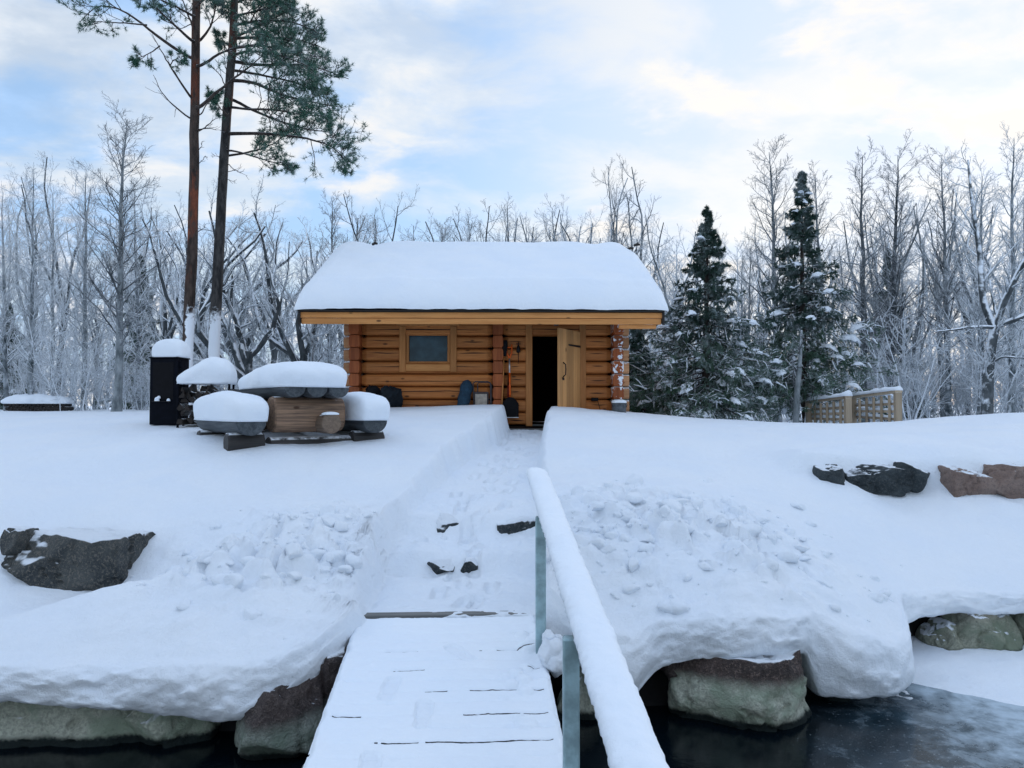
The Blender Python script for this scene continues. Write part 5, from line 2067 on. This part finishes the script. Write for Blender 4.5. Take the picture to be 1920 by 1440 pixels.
def resample(P, n):
    P = np.asarray(P, float)
    s = np.concatenate([[0], np.cumsum(np.linalg.norm(np.diff(P, axis=0), axis=1))])
    # smooth with catmull-rom like dense interpolation
    t = np.linspace(0, s[-1], n)
    out = np.stack([np.interp(t, s, P[:, k]) for k in range(3)], -1)
    for _ in range(2):
        out[1:-1] = (out[:-2] + 2 * out[1:-1] + out[2:]) / 4
    return out


def zpt(zx, zy):
    return 100 + zx / 3.2, zy / 3.2


def pine(name, label, d, trunk_px, tr, limbs, bark, seed):
    rg = np.random.default_rng(seed)
    T = np.array([W(px, py, d) for px, py in trunk_px])
    T[0, 2] = min(T[0, 2], gz(T[0, 0], d) - .1)
    base = T[0].copy()
    o = empty(name, base, 0, label, 'tree', 'two tall pines')
    Tp = resample(T, 26)
    TRr = np.interp(np.linspace(0, 1, 26), np.linspace(0, 1, len(tr)), tr)
    Tp[:, 0] += .02 * fbm2(np.arange(26) * .7, np.zeros(26), 1, 2, seed)
    Tw = MB().tubes((Tp - base)[None], TRr[None], 16)
    Tw.build('trunk', M[bark], o, True)
    lm, ne = MB(), MB()
    stubs = []
    for pts, r0, leafy, dz, dens in limbs:
        P = np.array([W(*zpt(a, b), d) for a, b in pts])
        tx = np.interp(P[0, 2], Tp[:, 2], Tp[:, 0])
        if abs(P[0, 0] - tx) < .45:
            P = np.vstack([[tx, d, P[0, 2] - .12 * abs(P[0, 0] - tx)], P])
        s = np.linspace(0, 1, len(P))
        P[:, 1] += dz * s
        # move along the sight line so that the drawn shape keeps
        P[:, 0] *= (d + dz * s) / d
        P[:, 2] = EYE + (P[:, 2] - EYE) * (d + dz * s) / d
        n = 16
        L = resample(P, n)
        L += .035 * np.stack([fbm2(np.arange(n) * .8, np.full(n, seed + r0 * 900 + q), 1, 2, q) for q in range(3)], -1) * np.linspace(0, 1, n)[:, None]
        LR = r0 * (1 - .82 * np.linspace(0, 1, n))
        lm.tubes((L - base)[None], LR[None], 7)
        if leafy <= 0:
            C, CR = spawn(rg, L[None], LR[None], 5, .3, .95, R(20), R(50), .3, 5, .04, .15, .45, .4, .004)
            lm.tubes(C - base, CR, 4)
            continue
        k = int(11 * dens)
        C, CR = spawn(rg, L[None], LR[None], k, leafy, .94, R(30), R(72), .36, 7, .04, .17, .5, .62, .006)
        D, DR = spawn(rg, C, CR, int(8 * dens), .2, 1.0, R(25), R(70), .48, 4, .07, .2, .6, .35, .0042)
        lm.tubes(C - base, CR, 5).tubes(D - base, DR, 3)
        tips = [D[:, -1], D[:, -2], C[:, -1], C[:, -2], C[:, -3]]
        dirs = [nrm(D[:, -1] - D[:, -2])] * 2 + [nrm(C[:, -1] - C[:, -2])] * 3
        Q = np.concatenate(tips)
        Dr = nrm(np.concatenate(dirs) + np.array([0, 0, .35]))
        blades(ne, rg, Q - base, Dr, 11, .10, .0048, .6, .65)
    lm.build('branches', M['pine_limb'], o, True)
    ne.build('crown', M['pine_needles'], o, False)
    return o


D1 = 15.2
pine('pine_tree', 'tall pine with reddish trunk and sparse lopsided crown', D1,
     [(348, 740), (351, 690), (354, 600), (360, 480), (364, 330), (365, 200), (367, 90), (369, 0), (371, -120), (372, -230)],
     [.118, .110, .104, .097, .092, .088, .082, .076, .066, .05],
     [([(835, 250), (760, 180), (690, 120), (610, 40), (540, -40)], .034, .35, -.8, .8),
      ([(832, 355), (720, 285), (620, 215), (500, 110), (400, 55), (330, 20), (230, 40), (160, 140)], .038, .58, .8, .85),
      ([(560, 150), (450, 140), (330, 130), (220, 130), (160, 150)], .018, .25, .6, .8),
      ([(838, 605), (770, 505), (690, 380), (640, 290), (590, 205)], .026, 0, -.4, 1),
      ([(700, 395), (720, 360), (760, 340), (800, 345)], .012, .1, -.5, .7),
      ([(640, 275), (580, 320), (510, 345), (450, 385)], .014, .3, -.4, .8),
      ([(825, 715), (740, 650), (660, 575), (600, 450)], .022, 0, .4, 1),
      ([(885, 645), (960, 570), (1070, 485), (1180, 400), (1270, 320)], .040, .45, -.9, .7),
      ([(890, 395), (1000, 320), (1110, 280), (1280, 275)], .034, .45, -.8, .7),
      ([(880, 250), (950, 150), (975, 60), (985, -40)], .030, .35, .7, .75),
      ([(887, 690), (910, 640), (960, 590), (1010, 560)], .016, .5, .5, .8),
      ([(885, 785), (940, 735), (1010, 690)], .018, 0, .5, 1),
      ([(886, 775), (940, 768), (1010, 782)], .014, 0, -.3, 1),
      ([(870, 905), (890, 870), (900, 840)], .010, 0, 0, 1),
      ([(872, 985), (900, 950), (930, 935)], .010, 0, .2, 1),
      ([(850, 200), (800, 60), (760, -60)], .030, .3, .8, .8),
      ([(845, 100), (720, 30), (600, -20), (470, -30)], .030, .35, -.6, .8),
      ([(860, 40), (930, -40), (1010, -90)], .030, .3, -.6, .8),
      ([(860, 1400), (905, 1360), (940, 1335)], .010, 0, .2, 1),
      ([(868, -60), (720, -150), (560, -190)], .035, .3, .5, .85),
      ([(870, -160), (980, -260), (1080, -300)], .030, .2, .5, .85)], 'pine_red', 501)
pine('pine_tree', 'tall dark pine leaning right with dense green crown', D1 + .5,
     [(396, 740), (400, 670), (405, 560), (412, 450), (419, 312), (423, 250), (428, 187), (434, 125), (437, 62), (439, 0), (441, -120), (442, -220)],
     [.122, .115, .110, .104, .096, .092, .086, .080, .074, .064, .05],
     [([(1090, 285), (1250, 268), (1450, 310), (1600, 350)], .036, .30, -.8, 1.5),
      ([(1093, 365), (1200, 392), (1480, 385), (1660, 425), (1770, 470)], .040, .30, .6, 1.6),
      ([(1085, 480), (1200, 490), (1380, 575), (1560, 615), (1730, 640)], .040, .32, -.5, 1.6),
      ([(1078, 590), (1150, 640), (1260, 690), (1440, 755), (1700, 805)], .036, .32, .7, 1.5),
      ([(1060, 800), (1280, 800), (1480, 820), (1640, 860), (1730, 910), (1770, 990)], .040, .62, -.6, 1.3),
      ([(1060, 932), (1200, 910), (1330, 860), (1410, 790)], .028, .40, .5, 1.2),
      ([(1065, 900), (1180, 930), (1290, 968), (1450, 985)], .024, .40, -.5, 1.2),
      ([(1730, 910), (1770, 980), (1720, 1060)], .010, .1, -.6, .8),
      ([(1095, 220), (1230, 160), (1400, 70), (1480, 50)], .034, .25, .7, 1.5),
      ([(1088, 150), (1250, 120), (1450, 130), (1590, 200)], .034, .25, -.7, 1.5),
      ([(1085, 100), (1230, 60), (1430, 20)], .030, .25, -.9, 1.4),
      ([(1090, 230), (1280, 220), (1480, 240), (1620, 290)], .034, .30, .3, 1.5),
      ([(1080, 420), (1200, 440), (1400, 480), (1660, 570)], .034, .36, .9, 1.5),
      ([(1070, 640), (1180, 660), (1300, 650), (1500, 690), (1680, 700)], .030, .34, -.9, 1.4),
      ([(1082, 330), (1180, 300), (1350, 330), (1550, 400)], .032, .30, -1.2, 1.4),
      ([(1045, 690), (1000, 650), (930, 560)], .016, .3, -.4, .9),
      ([(1062, 330), (1030, 280), (1000, 200)], .016, .25, .4, 1.0),
      ([(1075, 130), (1030, 60), (990, -20)], .020, .25, .5, 1.1),
      ([(1050, 980), (1080, 1020), (1160, 1050)], .012, 0, -.2, 1),
      ([(1048, 1030), (1110, 1020), (1130, 1000)], .010, 0, .2, 1),
      ([(1045, 1075), (1080, 1090), (1100, 1100)], .009, 0, -.1, 1),
      ([(1010, 940), (970, 935), (945, 932)], .009, 0, .1, 1),
      ([(1090, 20), (1220, -40), (1380, -70)], .034, .2, .6, 1.4),
      ([(1092, -40), (960, -110), (860, -150)], .030, .25, -.6, 1.2),
      ([(1095, -100), (1240, -190), (1340, -220)], .030, .2, -.4, 1.3)], 'pine_grey', 502)


# ---------------------------------------------------------------- spruces
def spruce(name, label, px, top, base_py, d, rad, seed, low=.10, snow_n=34, skew=0.0, trunk_r=.09):
    rg = np.random.default_rng(seed)
    x = (px - 960) / F * d
    z0 = gz(x, d) - .05
    tip = W(px, top, d)[2]
    h = tip - z0
    o = empty(name, (x, d, z0), 0, label, 'tree')
    n = 14
    z = np.linspace(-.1, h, n)
    lean = skew * (z / h) ** 1.3
    T = np.stack([lean, np.zeros(n), z], -1)
    TR = trunk_r * (1 - z / h * .96) + .006
    MB().tubes(T[None], TR[None], 10).build('trunk', M['pine_limb'], o, True)
    br, ne, nl, sn = MB(), MB(), MB(), MB()
    # branches
    nb = 165
    tt = np.sort(rg.random(nb) ** 1.55) * (1 - low) + low
    tt = np.clip(tt + rg.normal(size=nb) * .008, low, .985)
    prof = np.interp(tt, [0, .10, .25, .40, .55, .70, .82, .92, 1.0], [.92, 1.0, .94, .74, .55, .36, .20, .085, .02]) * rad
    az = np.arange(nb) * 2.39996 + rg.normal(size=nb) * .4
    prof *= rg.uniform(.50, 1.15, nb) * (1 + .22 * np.sin(az * 2 + tt * 9 + seed))
    ns = 9
    s = np.linspace(0, 1, ns)
    base = np.stack([np.interp(tt * h, z, lean), np.zeros(nb), tt * h], -1)
    out = np.stack([np.cos(az), np.sin(az)], -1)
    droop = np.interp(tt, [0, .5, .85, 1], [.42, .34, .10, -.35]) * rg.uniform(.7, 1.35, nb)
    P = np.zeros((nb, ns, 3))
    P[:, :, :2] = base[:, None, :2] + out[:, None] * (prof[:, None] * s[None])[..., None]
    P[:, :, 2] = base[:, None, 2] + prof[:, None] * (-droop[:, None] * (s[None] ** 1.2) + .16 * s[None] ** 4)
    P[:, 1:] += rg.normal(size=(nb, ns - 1, 3)) * .016
    PR = (.006 + .012 * prof / rad)[:, None] * (1 - .75 * s)[None]
    br.tubes(P, PR, 4)
    # flat side twigs, hanging a little
    k = 15
    C, CR = spawn(rg, P, PR, k, .14, .99, R(38), R(70), .34, 4, -.10, .10, .6, .55, .0035)
    br.tubes(C, CR, 3)
    E, ER = spawn(rg, C, CR, 4, .15, .95, R(30), R(65), .45, 3, -.14, .12, .7, .4, .003)
    allp = [P[:, 2:], C[:, 1:], E]
    for A, kk, L in ((P[:, 2:], 7, .075), (C, 6, .07), (E, 4, .06)):
        Q = A[:, :-1].reshape(-1, 3)
        Dd = nrm((A[:, 1:] - A[:, :-1])).reshape(-1, 3)
        mid = Q + (A[:, 1:] - A[:, :-1]).reshape(-1, 3) * rg.random((len(Q), 1))
        lowm = mid[:, 2] < h * .38
        for msk, tgt in ((~lowm, ne), (lowm, nl)):
            if msk.sum():
                blades(tgt, rg, mid[msk], nrm(Dd[msk] + [0, 0, -.15]), kk, L * 1.15, .0075, .38, .8)
    br.build('branches', M['pine_limb'], o, True)
    ne.build('crown', M['spruce_needles'], o, False)
    if nl.n:
        nl.build('lower_crown', M['spruce_needles_light'], o, False)
    # snow draped along the outer boughs and their side twigs
    wgt = (.7 + prof / rad) * (tt < .93)
    ids = rg.choice(nb, snow_n, replace=False, p=wgt / wgt.sum())
    Ck = C.reshape(nb, k, C.shape[1], 3)
    m2 = 12
    V0, F0 = ICO[4]
    for b in ids:
        s0 = rg.uniform(.5, .92)
        c = np.array([np.interp(s0, s, P[b, :, q]) for q in range(3)])
        e1_ = nrm(P[b, 7] - P[b, 4])
        e2_ = nrm(np.cross([0, 0, 1], e1_))
        e3_ = np.cross(e1_, e2_)
        sx = (.55 + .65 * prof[b] / rad) * rg.uniform(.7, 1.25)
        sc = np.array([.17, .10, .05]) * sx * rg.uniform(.8, 1.25, 3)
        A = V0 * (1 + .42 * fbm(V0 * 2.6 + rg.random() * 60, 4)[:, None])
        A[:, 2] = np.where(A[:, 2] < 0, A[:, 2] * .5, A[:, 2])
        A = A * sc
        A[:, 2] -= 1.6 * A[:, 0] ** 2 + 3.0 * A[:, 1] ** 2
        sn.add(c + A[:, :1] * e1_ + A[:, 1:2] * e2_ + A[:, 2:] * e3_ + [0, 0, .02], None, F0)
        for q_ in range(k):
            if rg.random() < .55:
                A = Ck[b, q_][:-1]
                sn.tubes((A + [0, 0, .014])[None], (rg.uniform(.010, .024) * np.linspace(1, .5, len(A)))[None], 6)
    # thin snow lying along many twigs
    pick = rg.choice(len(C), int(len(C) * .14), replace=False)
    sn.tubes(C[pick] + [0, 0, .014], CR[pick] * 0 + .010, 4)
    for q_ in range(len(sn.V)):
        v = sn.V[q_]
        sn.V[q_] = v + .016 * np.stack([fbm(v * 14 + 3 * c, 2, 5 + c) for c in range(3)], -1)
    so2 = sn.build('bough_snow', M['snow_cap'], o, True)
    so2['kind'] = 'stuff'
    return o


spruce('spruce_tree', 'smaller snowy spruce beside the right end of the cabin', 1322, 392, 785, 17.2, 1.80, 601, .12, 70, .10)
spruce('spruce_tree', 'taller dark spruce beside the footbridge', 1506, 322, 790, 18.2, 1.82, 602, .14, 62, .02, .10)
spruce('spruce_tree', 'small shaded spruce half hidden behind the right cabin corner', 1196, 560, 775, 20.5, .8, 603, .05, 30)
spruce('spruce_tree', 'dark spruce deep in the right wood behind the bare pair', 1668, 470, 780, 27.0, 1.5, 604, .08, 20)
spruce('spruce_tree', 'dark spruce deep in the left wood behind the grill', 262, 480, 770, 27.0, 1.3, 605, .08, 16)
spruce('spruce_tree', 'dark spruce at the left picture edge deep in the wood', 12, 570, 770, 25.0, 1.3, 606, .06, 16)


# ---------------------------------------------------------------- tree with bent snowy limbs at the right edge, pale young trunk by the spruce
def limbed_tree(name, label, d, stems, seed, bark='bark_snowy', twig='twig', dens=1.0):
    rg = np.random.default_rng(seed)
    b0 = W(*stems[0][0][0], d)
    b0[2] = gz(b0[0], d) - .1
    o = empty(name, b0, 0, label, 'tree')
    tm, cm = MB(), MB()
    for si, (pts, r0, r1, dz) in enumerate(stems):
        P = np.array([W(a, b, d) for a, b in pts])
        if si == 0:
            P[0, 2] = b0[2]
        s = np.linspace(0, 1, len(P))
        kk = (d + dz * s) / d
        P[:, 1] += dz * s
        P[:, 0] *= kk
        P[:, 2] = EYE + (P[:, 2] - EYE) * kk
        L = resample(P, 18)
        LR = np.linspace(r0, r1, 18)
        tm.tubes((L - b0)[None], LR[None], 8)
        C, CR = spawn(rg, L[None], LR[None], int(10 * dens), .25, .99, R(30), R(70), .36, 7, .08, .17, .5, .3, .008, .03)
        D, DR = spawn(rg, C, CR, 7, .15, .98, R(28), R(60), .48, 5, .05, .18, .6, .4, .005)
        E, ER = spawn(rg, D, DR, 4, .15, .98, R(28), R(60), .5, 3, .03, .2, .65, .4, .004)
        cm.tubes(C - b0, CR, 4).tubes(D - b0, DR, 3).tubes(E - b0, ER, 3)
    tm.build('trunk', M[bark], o, True)
    cm.build('crown', M[twig], o, True)
    return o


limbed_tree('limbed_tree', 'tree with thick bent snow-laden limbs at the right', 17.5, [
    ([(1850, 790), (1853, 700), (1858, 650), (1866, 612)], .13, .10, 0),
    ([(1864, 615), (1842, 570), (1838, 480), (1822, 380), (1815, 300)], .085, .02, .6),
    ([(1866, 612), (1885, 560), (1915, 500), (1950, 440)], .08, .05, -.5),
    ([(1868, 612), (1900, 600), (1960, 575)], .07, .05, -.4),
    ([(1866, 614), (1830, 612), (1790, 618), (1752, 622)], .05, .012, -.6),
    ([(1868, 590), (1858, 545), (1856, 525)], .03, .02, .2),
    ([(1860, 680), (1880, 668), (1925, 672)], .03, .02, -.5)], 701)
limbed_tree('young_tree', 'pale young trunk standing in front of the taller spruce', 17.0, [
    ([(1492, 795), (1494, 740), (1499, 690)], .075, .06, 0), ([(1499, 690), (1501, 655), (1503, 620)], .05, .03, .3)], 702, 'bark_pale', 'twig_dark', .5)
